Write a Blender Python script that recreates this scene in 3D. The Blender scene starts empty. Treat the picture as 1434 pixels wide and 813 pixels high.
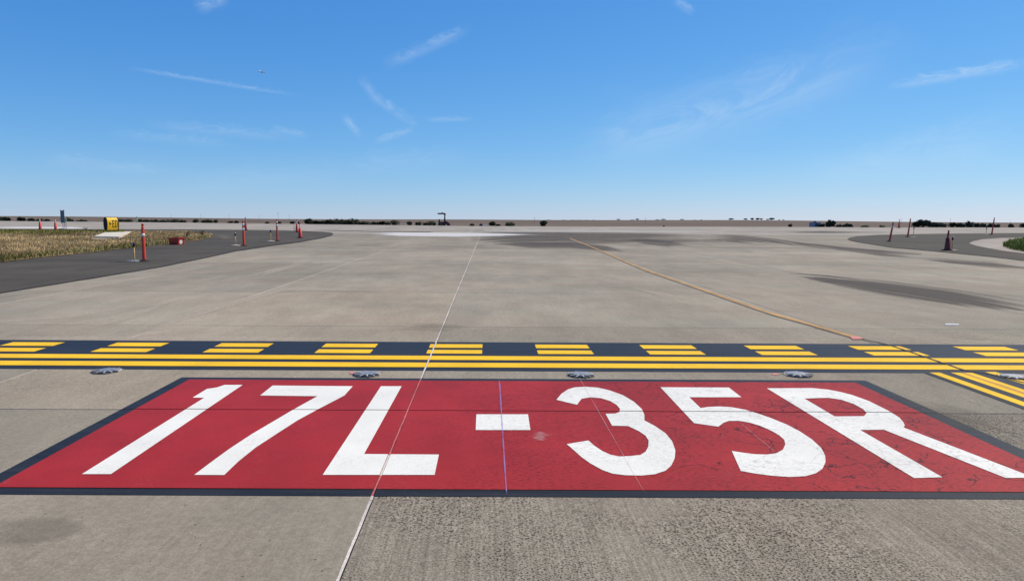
import bpy, bmesh, math, random
from mathutils import Vector, Matrix, noise as mnoise
from mathutils.geometry import tessellate_polygon
random.seed(7)
S = bpy.context.scene
R = math.radians
COL = S.collection

# ------------------------------------------------------------------ camera
W, HT, F = 1434.0, 813.0, 956.0          # photograph size, focal length in its pixels
CX, CY = 684.0, 406.5                    # principal point
EYE = 1.8                                # eye height over the pavement
PITCH = math.atan((CY - 308.5) / F)      # looking slightly down
ROLL = R(0.27)
SLOPE = 7.5 / F                          # pavement climbs gently towards the runway
cam_d = bpy.data.cameras.new('camera')
cam = bpy.data.objects.new('camera', cam_d)
COL.objects.link(cam)
S.camera = cam
cam_d.sensor_fit = 'HORIZONTAL'
cam_d.sensor_width = 36.0
cam_d.lens = 36.0 * F / W
cam_d.shift_x = (W / 2 - CX) / W
cam_d.clip_start = 0.05
cam_d.clip_end = 40000
CAMR = Matrix.Rotation(R(90) - PITCH, 4, 'X') @ Matrix.Rotation(ROLL, 4, 'Z')
cam.matrix_world = Matrix.Translation((0, 0, EYE)) @ CAMR

# ------------------------------------------------------------------ light
SUN_EL, SUN_AZ = R(50), R(62)            # azimuth clockwise from straight ahead (+Y)
sdir = Vector((math.sin(SUN_AZ) * math.cos(SUN_EL), math.cos(SUN_AZ) * math.cos(SUN_EL), math.sin(SUN_EL)))
sun_d = bpy.data.lights.new('sun', 'SUN')
sun_d.energy = 4.6
sun_d.angle = R(0.53)
sun_d.color = (1.0, 0.87, 0.66)
sun = bpy.data.objects.new('sun', sun_d)
COL.objects.link(sun)
sun.rotation_euler = sdir.to_track_quat('Z', 'Y').to_euler()
S.view_settings.view_transform = 'Standard'
S.view_settings.look = 'None'
S.view_settings.exposure = 0.0
S.view_settings.gamma = 1.0
S.view_settings.use_curve_mapping = False
S.cycles.max_bounces = 6
S.cycles.transparent_max_bounces = 12


def pdir(px, py):
    v = Vector(((px - CX) / F, (CY - py) / F, -1.0))
    return (CAMR.to_3x3() @ v).normalized()


def at(px, py):
    """point of the pavement plane seen at a photograph pixel"""
    d = pdir(px, py)
    t = -EYE / (d.z - SLOPE * d.y)
    return Vector((d.x * t, d.y * t, EYE + d.z * t))


def px_at(px, Y):
    """x of a thing seen in column px standing Y metres ahead"""
    d = pdir(px, 308.5)
    return d.x / d.y * Y


def pz(y):
    return SLOPE * y


# ------------------------------------------------------------------ node helpers
def lin(c):
    return tuple((x / 12.92 if x <= 0.04045 else ((x + 0.055) / 1.055) ** 2.4) for x in c)


class NT:
    def __init__(s, tree):
        s.t = tree
        s.n = tree.nodes
        s.l = tree.links

    def node(s, typ, **kw):
        n = s.n.new(typ)
        for k, v in kw.items():
            setattr(n, k, v)
        return n

    def put(s, sock, v):
        if isinstance(v, bpy.types.NodeSocket):
            s.l.new(v, sock)
        else:
            sock.default_value = v

    def math(s, op, a, b=0.0, c=0.0, clamp=False):
        n = s.node('ShaderNodeMath', operation=op)
        n.use_clamp = clamp
        s.put(n.inputs[0], a)
        s.put(n.inputs[1], b)
        s.put(n.inputs[2], c)
        return n.outputs[0]

    def step(s, v, lo, hi, a=0.0, b=1.0):
        n = s.node('ShaderNodeMapRange', interpolation_type='SMOOTHSTEP')
        s.put(n.inputs['Value'], v)
        for k, x in (('From Min', lo), ('From Max', hi), ('To Min', a), ('To Max', b)):
            n.inputs[k].default_value = x
        return n.outputs[0]

    def mix(s, f, a, b, blend='MIX'):
        n = s.node('ShaderNodeMix', data_type='RGBA', blend_type=blend)
        s.put(n.inputs[0], f)
        s.put(n.inputs[6], a if isinstance(a, bpy.types.NodeSocket) else (*a[:3], 1))
        s.put(n.inputs[7], b if isinstance(b, bpy.types.NodeSocket) else (*b[:3], 1))
        return n.outputs[2]

    def coords(s, scale=(1, 1, 1), loc=(0, 0, 0), rot=(0, 0, 0), src=None):
        if src is None:
            g = s.node('ShaderNodeNewGeometry')
            src = g.outputs['Position']
        m = s.node('ShaderNodeMapping')
        m.inputs['Scale'].default_value = scale
        m.inputs['Location'].default_value = loc
        m.inputs['Rotation'].default_value = rot
        s.l.new(src, m.inputs['Vector'])
        return m.outputs[0]

    def noise(s, vec, scale, detail=3.0, rough=0.55, dist=0.0):
        n = s.node('ShaderNodeTexNoise')
        s.l.new(vec, n.inputs['Vector'])
        n.inputs['Scale'].default_value = scale
        n.inputs['Detail'].default_value = detail
        n.inputs['Roughness'].default_value = rough
        n.inputs['Distortion'].default_value = dist
        return n.outputs[0]

    def scale_col(s, col, f):
        n = s.node('ShaderNodeVectorMath', operation='SCALE')
        s.put(n.inputs[0], col if isinstance(col, bpy.types.NodeSocket) else tuple(col[:3]))
        s.put(n.inputs[3], f)
        return n.outputs[0]


def new_mat(name):
    m = bpy.data.materials.new(name)
    m.use_nodes = True
    nt = NT(m.node_tree)
    b = m.node_tree.nodes['Principled BSDF']
    return m, nt, b


def simple(name, col, rough=0.6, var=0.12, scale=6.0, bump=0.0, metal=0.0):
    m, nt, b = new_mat(name)
    v = nt.coords()
    n = nt.noise(v, scale, 4)
    nt.l.new(nt.scale_col(col, nt.step(n, 0.25, 0.75, 1 - var, 1 + var)), b.inputs['Base Color'])
    b.inputs['Roughness'].default_value = rough
    b.inputs['Metallic'].default_value = metal
    if bump:
        bp = nt.node('ShaderNodeBump')
        bp.inputs['Strength'].default_value = bump
        bp.inputs['Distance'].default_value = 0.01
        nt.l.new(nt.noise(v, scale * 8, 3), bp.inputs['Height'])
        nt.l.new(bp.outputs[0], b.inputs['Normal'])
    return m


def concrete(name, col, pits=0.0, groove=0.0, random_tint=0.05, streak=0.0, far=False):
    m, nt, b = new_mat(name)
    v = nt.coords()
    big = nt.noise(v, 0.22, 4, 0.6)
    med = nt.noise(nt.coords((1, 0.45, 1)), 1.5, 5, 0.62, 0.4)
    f = nt.math('MULTIPLY', nt.step(big, 0.3, 0.7, 0.87, 1.12), nt.step(med, 0.25, 0.75, 0.90, 1.09))
    if not far:
        fine = nt.noise(v, 95, 2, 0.7)
        f = nt.math('MULTIPLY', f, nt.step(fine, 0.2, 0.8, 0.80, 1.20))
        mid = nt.noise(v, 22, 3, 0.7)
        f = nt.math('MULTIPLY', f, nt.step(mid, 0.25, 0.75, 0.88, 1.12))
        # scattered dark specks
        vo = nt.node('ShaderNodeTexVoronoi', voronoi_dimensions='2D')
        nt.l.new(v, vo.inputs['Vector'])
        vo.inputs['Scale'].default_value = 3.6
        sp = nt.step(nt.noise(v, 90, 1), 0.35, 0.65, 0.004, 0.034)
        dot = nt.math('LESS_THAN', vo.outputs['Distance'], sp)
        f = nt.math('MULTIPLY', f, nt.math('SUBTRACT', 1.0, nt.math('MULTIPLY', dot, 0.55)))
    oi = nt.node('ShaderNodeObjectInfo')
    f = nt.math('MULTIPLY', f, nt.math('MULTIPLY_ADD', oi.outputs['Random'], 2 * random_tint, 1 - random_tint))
    base = nt.mix(nt.step(nt.noise(nt.coords((0.35, 0.7, 1)), 0.7, 4), 0.35, 0.65), (col[0] * 1.015, col[1] * 0.99, col[2] * 0.985), (col[0] * 0.965, col[1] * 0.995, col[2] * 1.0))
    h = None
    if pits:
        p = nt.noise(v, 80, 3, 0.6, 0.3)
        where = nt.step(nt.noise(v, 0.9, 3), 0.36, 0.60, 0.30, 1.0)
        pm = nt.math('MULTIPLY', nt.step(p, 0.515, 0.60), where)
        f = nt.math('MULTIPLY', f, nt.math('SUBTRACT', 1.0, nt.math('MULTIPLY', pm, pits)))
        pl = nt.step(p, 0.42, 0.30)
        f = nt.math('MULTIPLY', f, nt.math('MULTIPLY_ADD', pl, 0.34, 1.0))
        h = nt.math('SUBTRACT', 1.0, pm)
    if groove:
        gv = nt.noise(nt.coords((55, 1.0, 1)), 1.0, 2, 0.5)
        f = nt.math('MULTIPLY', f, nt.step(gv, 0.3, 0.7, 1 - groove, 1 + groove * 0.7))
    if streak:
        st = nt.noise(nt.coords((0.06, 0.45, 1)), 1.0, 4, 0.6)
        f = nt.math('MULTIPLY', f, nt.step(st, 0.3, 0.7, 1 - streak, 1 + streak))
        st2 = nt.noise(nt.coords((0.9, 0.06, 1)), 1.0, 4, 0.6)
        f = nt.math('MULTIPLY', f, nt.step(st2, 0.3, 0.7, 1 - streak * 0.6, 1 + streak * 0.6))
    nt.l.new(nt.scale_col(base, f), b.inputs['Base Color'])
    b.inputs['Roughness'].default_value = 0.85
    b.inputs['Specular IOR Level'].default_value = 0.12
    if not far:
        bp = nt.node('ShaderNodeBump')
        bp.inputs['Strength'].default_value = 0.55 if pits else 0.25
        bp.inputs['Distance'].default_value = 0.004
        hh = nt.noise(v, 120, 2, 0.7)
        if h is not None:
            hh = nt.math('ADD', nt.math('MULTIPLY', hh, 0.5), h)
        nt.l.new(hh, bp.inputs['Height'])
        nt.l.new(bp.outputs[0], b.inputs['Normal'])
    return m


def paint(name, col, wear_col=None, wear=0.0, var=0.1, rough=0.6, cracks=0.0, streak=0.0, spec=0.4, dark=0.0):
    m, nt, b = new_mat(name)
    v = nt.coords()
    f = nt.math('MULTIPLY', nt.step(nt.noise(v, 1.1, 5, 0.6), 0.3, 0.7, 1 - var, 1 + var),
                nt.step(nt.noise(v, 70, 3, 0.7), 0.2, 0.8, 1 - var * 1.1, 1 + var * 1.1))
    if streak:
        st = nt.noise(nt.coords((0.7, 14, 1)), 1.0, 3, 0.6)
        f = nt.math('MULTIPLY', f, nt.step(st, 0.3, 0.7, 1 - streak, 1 + streak))
    if dark:
        sx = nt.node('ShaderNodeSeparateXYZ')
        nt.l.new(v, sx.inputs[0])
        side = nt.step(sx.outputs[0], -1.0, 0.4, 0.15, 1.0)
        dn = nt.math('MULTIPLY', nt.step(nt.noise(nt.coords((1, 2.4, 1)), 24, 5, 0.75), 0.49, 0.62),
                     nt.step(nt.noise(v, 1.7, 3), 0.26, 0.55))
        f = nt.math('MULTIPLY', f, nt.math('SUBTRACT', 1.0, nt.math('MULTIPLY', nt.math('MULTIPLY', dn, side), dark)))
    if cracks:
        vo = nt.node('ShaderNodeTexVoronoi', feature='DISTANCE_TO_EDGE')
        wob = nt.node('ShaderNodeVectorMath', operation='ADD')
        nz = nt.node('ShaderNodeTexNoise')
        nt.l.new(v, nz.inputs['Vector'])
        nz.inputs['Scale'].default_value = 7
        nz.inputs['Detail'].default_value = 4
        sc = nt.node('ShaderNodeVectorMath', operation='SCALE')
        nt.l.new(nz.outputs['Color'], sc.inputs[0])
        sc.inputs[3].default_value = 0.28
        nt.l.new(v, wob.inputs[0])
        nt.l.new(sc.outputs[0], wob.inputs[1])
        nt.l.new(wob.outputs[0], vo.inputs['Vector'])
        vo.inputs['Scale'].default_value = 3.4
        sx = nt.node('ShaderNodeSeparateXYZ')
        nt.l.new(v, sx.inputs[0])
        cm = nt.math('MULTIPLY', nt.step(vo.outputs['Distance'], 0.026, 0.008), nt.step(sx.outputs[0], 0.6, 2.2))
        cm = nt.math('MULTIPLY', cm, nt.step(nt.noise(v, 2.6, 3), 0.42, 0.56))
        f = nt.math('MULTIPLY', f, nt.math('SUBTRACT', 1.0, nt.math('MULTIPLY', cm, cracks)))
    c = nt.scale_col(col, f)
    if wear:
        wv = nt.math('MULTIPLY', nt.step(nt.noise(v, 34, 4, 0.75), 0.58 - wear * 0.1, 0.72 - wear * 0.1),
                     nt.step(nt.noise(v, 2.3, 3), 0.4, 0.68))
        c = nt.mix(nt.math('MULTIPLY', wv, wear), c, wear_col)
    nt.l.new(c, b.inputs['Base Color'])
    b.inputs['Roughness'].default_value = rough
    b.inputs['Specular IOR Level'].default_value = spec
    bp = nt.node('ShaderNodeBump')
    bp.inputs['Strength'].default_value = 0.25
    bp.inputs['Distance'].default_value = 0.003
    nt.l.new(nt.noise(v, 80, 3, 0.7), bp.inputs['Height'])
    nt.l.new(bp.outputs[0], b.inputs['Normal'])
    return m


def stain(name, col, amount, uvs=(0.22, 2.0), namp=2.2, lo=0.15, hi=0.75, rough=0.85):
    """thin worn film, streaked along its length; attribute 'cover' thins it out towards its rim"""
    m, nt, b = new_mat(name)
    a = nt.node('ShaderNodeAttribute', attribute_name='cover')
    uv = nt.node('ShaderNodeUVMap', uv_map='run')
    n = nt.noise(nt.coords((uvs[0], uvs[1], 1), src=uv.outputs[0]), 1.0, 6, 0.68, 0.3)
    g = nt.noise(nt.coords(), 16, 3, 0.7)
    t = nt.math('MULTIPLY_ADD', nt.math('SUBTRACT', n, 0.5), namp, nt.math('MULTIPLY', a.outputs['Fac'], 0.85))
    t = nt.math('ADD', t, nt.math('MULTIPLY_ADD', g, 0.5, -0.25))
    nt.l.new(nt.step(t, lo, hi, 0.0, amount), b.inputs['Alpha'])
    nt.l.new(nt.scale_col(col, nt.step(g, 0.3, 0.7, 0.85, 1.15)), b.inputs['Base Color'])
    b.inputs['Roughness'].default_value = rough
    b.inputs['Specular IOR Level'].default_value = 0.1
    return m


# ------------------------------------------------------------------ world: sky and thin cirrus
world = bpy.data.worlds.new('World')
S.world = world
world.use_nodes = True
wt = NT(world.node_tree)
bg = world.node_tree.nodes['Background']
sky = wt.node('ShaderNodeTexSky', sky_type='NISHITA')
sky.sun_disc = False
sky.sun_elevation = SUN_EL
sky.sun_rotation = SUN_AZ
sky.altitude = 300
sky.air_density = 1.0
sky.dust_density = 0.0
sky.ozone_density = 3.0
bg.inputs['Strength'].default_value = 0.10
tc = wt.node('ShaderNodeTexCoord')
DIRV = tc.outputs['Generated']


def wdot(vec):
    n = wt.node('ShaderNodeVectorMath', operation='DOT_PRODUCT')
    wt.l.new(DIRV, n.inputs[0])
    n.inputs[1].default_value = vec
    return n.outputs['Value']


cloud = None


def wisp(ax, ay, bx, by, wpx, amt, seed=0.0, soft=0.35, rag=2.2):
    """streak of cirrus between two directions of the sky"""
    global cloud
    A, B = pdir(ax, ay), pdir(bx, by)
    M = (A + B).normalized()
    u = (B - A).normalized()
    v = M.cross(u).normalized()
    La = (B - A).length / 2
    Lb = wpx / F / 2
    a = wt.math('DIVIDE', wdot(u), La)
    b0 = wt.math('DIVIDE', wdot(v), Lb)
    comb = wt.node('ShaderNodeCombineXYZ')
    wt.l.new(wt.math('MULTIPLY', a, La / Lb * 0.35), comb.inputs[0])
    wt.l.new(b0, comb.inputs[1])
    comb.inputs[2].default_value = seed
    nz = wt.noise(comb.outputs[0], rag * 0.55, 6, 0.66, 1.2)
    b1 = wt.math('ADD', b0, wt.math('MULTIPLY_ADD', nz, 1.7, -0.85))
    fa = wt.step(wt.math('ABSOLUTE', a), 1.0, soft)
    fb = wt.step(wt.math('ABSOLUTE', b1), 1.0, 0.0)
    m = wt.math('MULTIPLY', wt.math('MULTIPLY', fa, fb), wt.step(nz, 0.30, 0.72, 0.25 * amt, amt))
    m = wt.math('MULTIPLY', m, wt.math('GREATER_THAN', wdot(M), 0.0))
    cloud = m if cloud is None else wt.math('MAXIMUM', cloud, m)


for w in [(160, 92, 430, 136, 8, .24, 1), (530, 96, 665, 36, 22, .26, 2), (502, 106, 528, 140, 18, .20, 3), (512, 128, 560, 160, 20, .24, 30), (545, 152, 590, 176, 22, .18, 31),
          (520, 200, 585, 178, 14, .26, 4), (478, 160, 508, 194, 16, .26, 5), (590, 168, 668, 166, 10, .24, 6),
          (190, 172, 430, 194, 22, .17, 7), (40, 220, 260, 242, 26, .15, 8), (200, 262, 520, 236, 60, .10, 9),
          (270, 12, 322, -6, 24, .34, 10), (942, -4, 975, 20, 18, .26, 11),
          (790, 226, 1290, 70, 100, .32, 12), (830, 210, 1030, 170, 26, .20, 13), (990, 182, 1045, 171, 9, .20, 22),
          (780, 228, 1320, 60, 150, .13, 32), (1225, 124, 1460, 84, 18, .42, 14),
          (1100, 250, 1460, 200, 60, .16, 15), (1220, 202, 1410, 190, 20, .18, 16), (960, 140, 1320, 52, 80, .11, 17),
          (1130, 250, 1460, 150, 50, .12, 18), (440, 236, 680, 216, 46, .10, 19), (140, 186, 340, 202, 20, .12, 20),
          (375, 178, 436, 192, 14, .20, 21)]:
    wisp(*w)
# one even colour grade of the whole sky: a clear, deep autumn blue
sep = wt.node('ShaderNodeSeparateColor')
wt.l.new(sky.outputs[0], sep.inputs[0])
cmb = wt.node('ShaderNodeCombineColor')
for i_, (p_, g_) in enumerate(((1.19, 1.143), (0.79, 1.107), (0.48, 1.25))):
    v_ = wt.math('POWER', wt.math('MULTIPLY', sep.outputs[i_], 0.06), p_)
    wt.l.new(wt.math('MULTIPLY', v_, g_ / 0.10), cmb.inputs[i_])
lp = wt.mix(cloud, cmb.outputs[0], (6.6, 8.0, 9.4))
world.cycles.sampling_method = 'MANUAL'
world.cycles.sample_map_resolution = 256
wt.l.new(lp, bg.inputs['Color'])

# ------------------------------------------------------------------ object helpers


def link(o, parent=None):
    COL.objects.link(o)
    if parent is not None:
        o.parent = parent
    return o


def obj(name, bm, m, parent=None, smooth=False, kind=None):
    me = bpy.data.meshes.new(name)
    bm.to_mesh(me)
    bm.free()
    if smooth:
        me.polygons.foreach_set('use_smooth', [True] * len(me.polygons))
    me.materials.append(m)
    o = bpy.data.objects.new(name, me)
    if kind:
        o['kind'] = kind
    return link(o, parent)


def thing(name, label, cat, loc=(0, 0, 0), group=None, rot=(0, 0, 0)):
    o = bpy.data.objects.new(name, None)
    o.location = loc
    o.rotation_euler = rot
    o.empty_display_size = 0.2
    tag(o, label, cat, group)
    return link(o)


def tag(o, label, cat, group=None):
    o['label'] = label
    o['category'] = cat
    if group:
        o['group'] = group


def dup(root, loc, label, scale=(1, 1, 1), rot=(0, 0, 0), group=None):
    r = root.copy()
    COL.objects.link(r)
    r.location = loc
    r.scale = scale
    r.rotation_euler = rot
    r['label'] = label
    if group:
        r['group'] = group
    for ch in list(root.children):
        c = ch.copy()
        COL.objects.link(c)
        c.parent = r
        for g in list(ch.children):
            d = g.copy()
            COL.objects.link(d)
            d.parent = c
    return r


def poly_bm(polys, z=0.0, bm=None):
    """flat polygons on the pavement plane; each poly = list of loops of (x, y)"""
    bm = bm or bmesh.new()
    for loops in polys:
        pts = [p for lp_ in loops for p in lp_]
        vs = [bm.verts.new((p[0], p[1], pz(p[1]) + z)) for p in pts]
        for t in tessellate_polygon([[Vector((p[0], p[1], 0)) for p in lp_] for lp_ in loops]):
            try:
                f = bm.faces.new([vs[i] for i in t])
                f.normal_update()
                if f.normal.z < 0:
                    f.normal_flip()
            except ValueError:
                pass
    return bm


def clip_rect(tri, r):
    p = tri
    for ax, val, sg in ((0, r[0], 1), (0, r[1], -1), (1, r[2], 1), (1, r[3], -1)):
        q = []
        for i in range(len(p)):
            a, b = p[i], p[(i + 1) % len(p)]
            da, db = sg * (a[ax] - val), sg * (b[ax] - val)
            if da >= 0:
                q.append(a)
            if (da >= 0) != (db >= 0):
                t = da / (da - db)
                q.append((a[0] + (b[0] - a[0]) * t, a[1] + (b[1] - a[1]) * t))
        p = q
        if len(p) < 3:
            return []
    return p


def painted(loops, z):
    """paint lies on the slabs and breaks at their joints"""
    bm = bmesh.new()
    flat = [p for lp_ in loops for p in lp_]
    for t in tessellate_polygon([[Vector((p[0], p[1], 0)) for p in lp_] for lp_ in loops]):
        tri = [tuple(flat[i][:2]) for i in t]
        x0, x1 = min(p[0] for p in tri), max(p[0] for p in tri)
        y0, y1 = min(p[1] for p in tri), max(p[1] for p in tri)
        for r in RECTS:
            if r[0] > x1 or r[1] < x0 or r[2] > y1 or r[3] < y0:
                continue
            c = clip_rect(tri, r)
            if len(c) >= 3:
                vs = [bm.verts.new((p[0], p[1], pz(p[1]) + z)) for p in c]
                f = bm.faces.new(vs)
                f.normal_update()
                if f.normal.z < 0:
                    f.normal_flip()
    bmesh.ops.remove_doubles(bm, verts=bm.verts, dist=1e-5)
    return bm


def box(bm, x0, x1, y0, y1, z0, z1):
    vs = [bm.verts.new(p) for p in ((x0, y0, z0), (x1, y0, z0), (x1, y1, z0), (x0, y1, z0),
                                    (x0, y0, z1), (x1, y0, z1), (x1, y1, z1), (x0, y1, z1))]
    for q in ((0, 3, 2, 1), (4, 5, 6, 7), (0, 1, 5, 4), (1, 2, 6, 5), (2, 3, 7, 6), (3, 0, 4, 7)):
        bm.faces.new([vs[i] for i in q])
    return bm


def lathe(prof, seg=20, bm=None, cx=0, cy=0, axis='z'):
    bm = bm or bmesh.new()
    rings = []
    for r, z in prof:
        ring = []
        for k in range(seg):
            a = 2 * math.pi * k / seg
            p = (cx + r * math.cos(a), cy + r * math.sin(a), z)
            if axis == 'y':
                p = (cx + r * math.cos(a), z, cy + r * math.sin(a))
            ring.append(bm.verts.new(p))
        rings.append(ring)
    for a, b in zip(rings, rings[1:]):
        for k in range(seg):
            bm.faces.new((a[k], a[(k + 1) % seg], b[(k + 1) % seg], b[k]))
    bm.faces.new(rings[0][::-1])
    bm.faces.new(rings[-1])
    bmesh.ops.recalc_face_normals(bm, faces=bm.faces)
    return bm


def bar(bm, a, b, r0, r1=None, seg=8):
    r1 = r0 if r1 is None else r1
    a, b = Vector(a), Vector(b)
    q = (b - a).to_track_quat('Z', 'Y')
    ra, rb = [], []
    for k in range(seg):
        t = 2 * math.pi * k / seg
        c = Vector((math.cos(t), math.sin(t), 0))
        ra.append(bm.verts.new(a + q @ (c * r0)))
        rb.append(bm.verts.new(b + q @ (c * r1)))
    for k in range(seg):
        bm.faces.new((ra[k], ra[(k + 1) % seg], rb[(k + 1) % seg], rb[k]))
    bm.faces.new(ra[::-1])
    bm.faces.new(rb)
    return bm


def prism(bm, pts, axis, d0, d1):
    """extrude a 2D outline; axis 'y': pts are (x, z)"""
    def mk(p, d):
        return (p[0], d, p[1]) if axis == 'y' else ((p[0], p[1], d) if axis == 'z' else (d, p[0], p[1]))
    a = [bm.verts.new(mk(p, d0)) for p in pts]
    b = [bm.verts.new(mk(p, d1)) for p in pts]
    n = len(pts)
    for k in range(n):
        bm.faces.new((a[k], a[(k + 1) % n], b[(k + 1) % n], b[k]))
    bm.faces.new(a[::-1])
    bm.faces.new(b)
    bmesh.ops.recalc_face_normals(bm, faces=bm.faces)
    return bm


def ribbon(top, bot, z, nrow=(0, .22, .5, .78, 1)):
    """film between two pixel polylines of equal length, with a 'cover' that is 0 at the rim"""
    verts, cov, faces = [], [], []
    n, m = len(top), len(nrow)
    P0 = [at(*p) for p in top]
    P1 = [at(*p) for p in bot]
    for i in range(n):
        for r in nrow:
            p = P0[i].lerp(P1[i], r)
            verts.append((p.x, p.y, pz(p.y) + z))
            cov.append(0.0 if (i in (0, n - 1) or r in (0, 1)) else 1.0)
    for i in range(n - 1):
        for j in range(m - 1):
            faces.append((i * m + j, (i + 1) * m + j, (i + 1) * m + j + 1, i * m + j + 1))
    me = bpy.data.meshes.new('stain')
    me.from_pydata(verts, [], faces)
    at_ = me.attributes.new('cover', 'FLOAT', 'POINT')
    at_.data.foreach_set('value', cov)
    uvl = me.uv_layers.new(name='run')
    run = [0.0]
    for i in range(1, n):
        run.append(run[-1] + ((P0[i] + P1[i]) * .5 - (P0[i - 1] + P1[i - 1]) * .5).length)
    for lo_ in me.loops:
        i, j = divmod(lo_.vertex_index, m)
        uvl.data[lo_.index].uv = (run[i] + P0[0].x, (P1[i] - P0[i]).length * nrow[j])
    bm = bmesh.new()
    bm.from_mesh(me)
    for f in bm.faces:
        f.normal_update()
        if f.normal.z < 0:
            f.normal_flip()
    bm.to_mesh(me)
    bm.free()
    return me


def film(name, me, m, parent):
    me.materials.append(m)
    o = bpy.data.objects.new(name, me)
    return link(o, parent)


def xy(pts):
    return [at(*p).to_2d() for p in pts]


# ------------------------------------------------------------------ materials
CONC = (0.308, 0.272, 0.205)
M = {}
M['slab'] = concrete('concrete_smooth', CONC, groove=0.05, random_tint=0.085)
M['slab_pitted'] = concrete('concrete_pitted', (0.282, 0.246, 0.186), pits=0.84, groove=0.17, random_tint=0.02)
M['slab_coarse'] = concrete('concrete_coarse', (0.300, 0.265, 0.199), pits=0.20, groove=0.05, random_tint=0.02)
M['slab_pale'] = concrete('concrete_pale', (0.362, 0.308, 0.226), pits=0.15, groove=0.04, random_tint=0.01)
M['slab_far'] = concrete('concrete_weathered', (0.296, 0.262, 0.198), random_tint=0.05, streak=0.11, far=True)
M['runway'] = concrete('runway_concrete', (0.345, 0.312, 0.255), random_tint=0.0, streak=0.13, far=True)
M['pale'] = concrete('pale_apron_concrete', (0.36, 0.315, 0.26), random_tint=0.0, streak=0.06, far=True)
M['asphalt'] = concrete('shoulder_asphalt', (0.086, 0.076, 0.057), random_tint=0.0, streak=0.12)
M['bed'] = simple('joint_grit', (0.10, 0.085, 0.07), 0.9, 0.3, 20)
M['seal'] = paint('joint_sealant', (0.66, 0.60, 0.52), (0.12, 0.10, 0.09), 0.7, var=0.18, rough=0.7)
M['seal_red'] = paint('joint_sealant_red', (0.52, 0.13, 0.12), (0.16, 0.02, 0.02), 0.45, var=0.2, rough=0.7)
M['seal_dark'] = simple('joint_sealant_dark', (0.07, 0.055, 0.045), 0.8, 0.3, 12)
M['red'] = paint('red_sign_paint', (0.350, 0.021, 0.020), (0.42, 0.09, 0.085), 0.40, var=0.12, rough=0.62, cracks=0.85, dark=0.55, spec=0.18)
M['white'] = paint('white_letter_paint', (0.80, 0.79, 0.70), (0.55, 0.53, 0.48), 0.65, var=0.06, rough=0.6, cracks=0.22, dark=0.24, spec=0.2)
M['black'] = paint('black_marking_paint', (0.021, 0.019, 0.0165), (0.11, 0.10, 0.095), 0.30, var=0.16, rough=0.5, streak=0.3, spec=0.22)
M['yellow'] = paint('yellow_marking_paint', (0.88, 0.53, 0.010), (0.52, 0.29, 0.04), 0.6, var=0.08, rough=0.6, spec=0.15)
M['orange'] = paint('old_orange_line', (0.55, 0.25, 0.02), (0.30, 0.16, 0.04), 0.6, var=0.15)
M['oldyellow'] = paint('worn_yellow_line', (0.50, 0.27, 0.050), (0.15, 0.11, 0.06), 0.95, var=0.25)
M['pink'] = simple('pink_survey_paint', (0.62, 0.20, 0.18), 0.7, 0.2, 10)
M['crack'] = simple('crack_filler', (0.035, 0.030, 0.028), 0.8, 0.3, 10)
M['chalk_blue'] = stain('blue_chalk', (0.34, 0.31, 0.66), 0.5, (3, 1), 1.6)
M['chalk_white'] = stain('pale_chalk', (0.66, 0.50, 0.52), 0.34, (3, 1), 1.6)
M['steel'] = simple('galvanised_steel', (0.32, 0.33, 0.34), 0.55, 0.25, 30, metal=0.5)
M['dark'] = simple('dark_opening', (0.012, 0.012, 0.015), 0.5, 0.1)
M['glass'] = simple('lamp_lens', (0.30, 0.24, 0.08), 0.15, 0.1)
M['orangeplastic'] = simple('orange_red_plastic', (0.66, 0.050, 0.016), 0.5, 0.12, 5)
M['conered'] = simple('cone_red_plastic', (0.56, 0.030, 0.016), 0.5, 0.12, 5)
M['coneshaded'] = simple('shade_painted_red_plastic', (0.20, 0.014, 0.010), 0.6, 0.25, 5)  # cone red darkened: shade of the backlit cones painted into the colour
M['band'] = simple('white_reflective_band', (0.78, 0.76, 0.74), 0.35, 0.06, 12)
M['rubber'] = simple('black_rubber', (0.022, 0.022, 0.022), 0.8, 0.25, 15, 0.3)
M['tanpole'] = simple('tan_painted_stem', (0.45, 0.31, 0.11), 0.55, 0.2, 12)
M['blueglass'] = simple('cobalt_blue_lens', (0.010, 0.016, 0.085), 0.12, 0.1)
M['pad'] = simple('cast_concrete_pad', (0.50, 0.46, 0.38), 0.85, 0.15, 5, 0.3)
M['white_pad'] = simple('bleached_concrete_pad', (0.64, 0.58, 0.46), 0.85, 0.12, 2.5, 0.2)
M['signyellow'] = simple('yellow_sign_face', (0.86, 0.52, 0.010), 0.35, 0.05, 3)
M['signblack'] = simple('black_sign_shell', (0.005, 0.005, 0.005), 0.9, 0.1)
M['maroon'] = simple('dark_sign_legend', (0.035, 0.006, 0.006), 0.5, 0.05)
M['tub'] = simple('red_tub_plastic', (0.42, 0.018, 0.015), 0.4, 0.1, 6)
M['greymetal'] = simple('grey_painted_metal', (0.17, 0.19, 0.20), 0.5, 0.12, 8)
M['palegreen'] = simple('pale_green_marker', (0.40, 0.62, 0.36), 0.5, 0.1, 8)
M['machine'] = simple('dark_red_machine_paint', (0.17, 0.012, 0.018), 0.45, 0.15, 3)
M['machine_dark'] = simple('dark_machine_steel', (0.022, 0.020, 0.024), 0.6, 0.2, 3)
M['pole'] = simple('weathered_wood', (0.12, 0.10, 0.09), 0.8, 0.2, 2)
M['wall'] = simple('blue_grey_siding', (0.26, 0.29, 0.33), 0.7, 0.08, 1)
M['roofdark'] = simple('dark_roof', (0.05, 0.055, 0.065), 0.7, 0.1, 1)
M['planewhite'] = simple('white_aircraft_paint', (0.80, 0.80, 0.80), 0.3, 0.03, 0.3)
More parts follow.
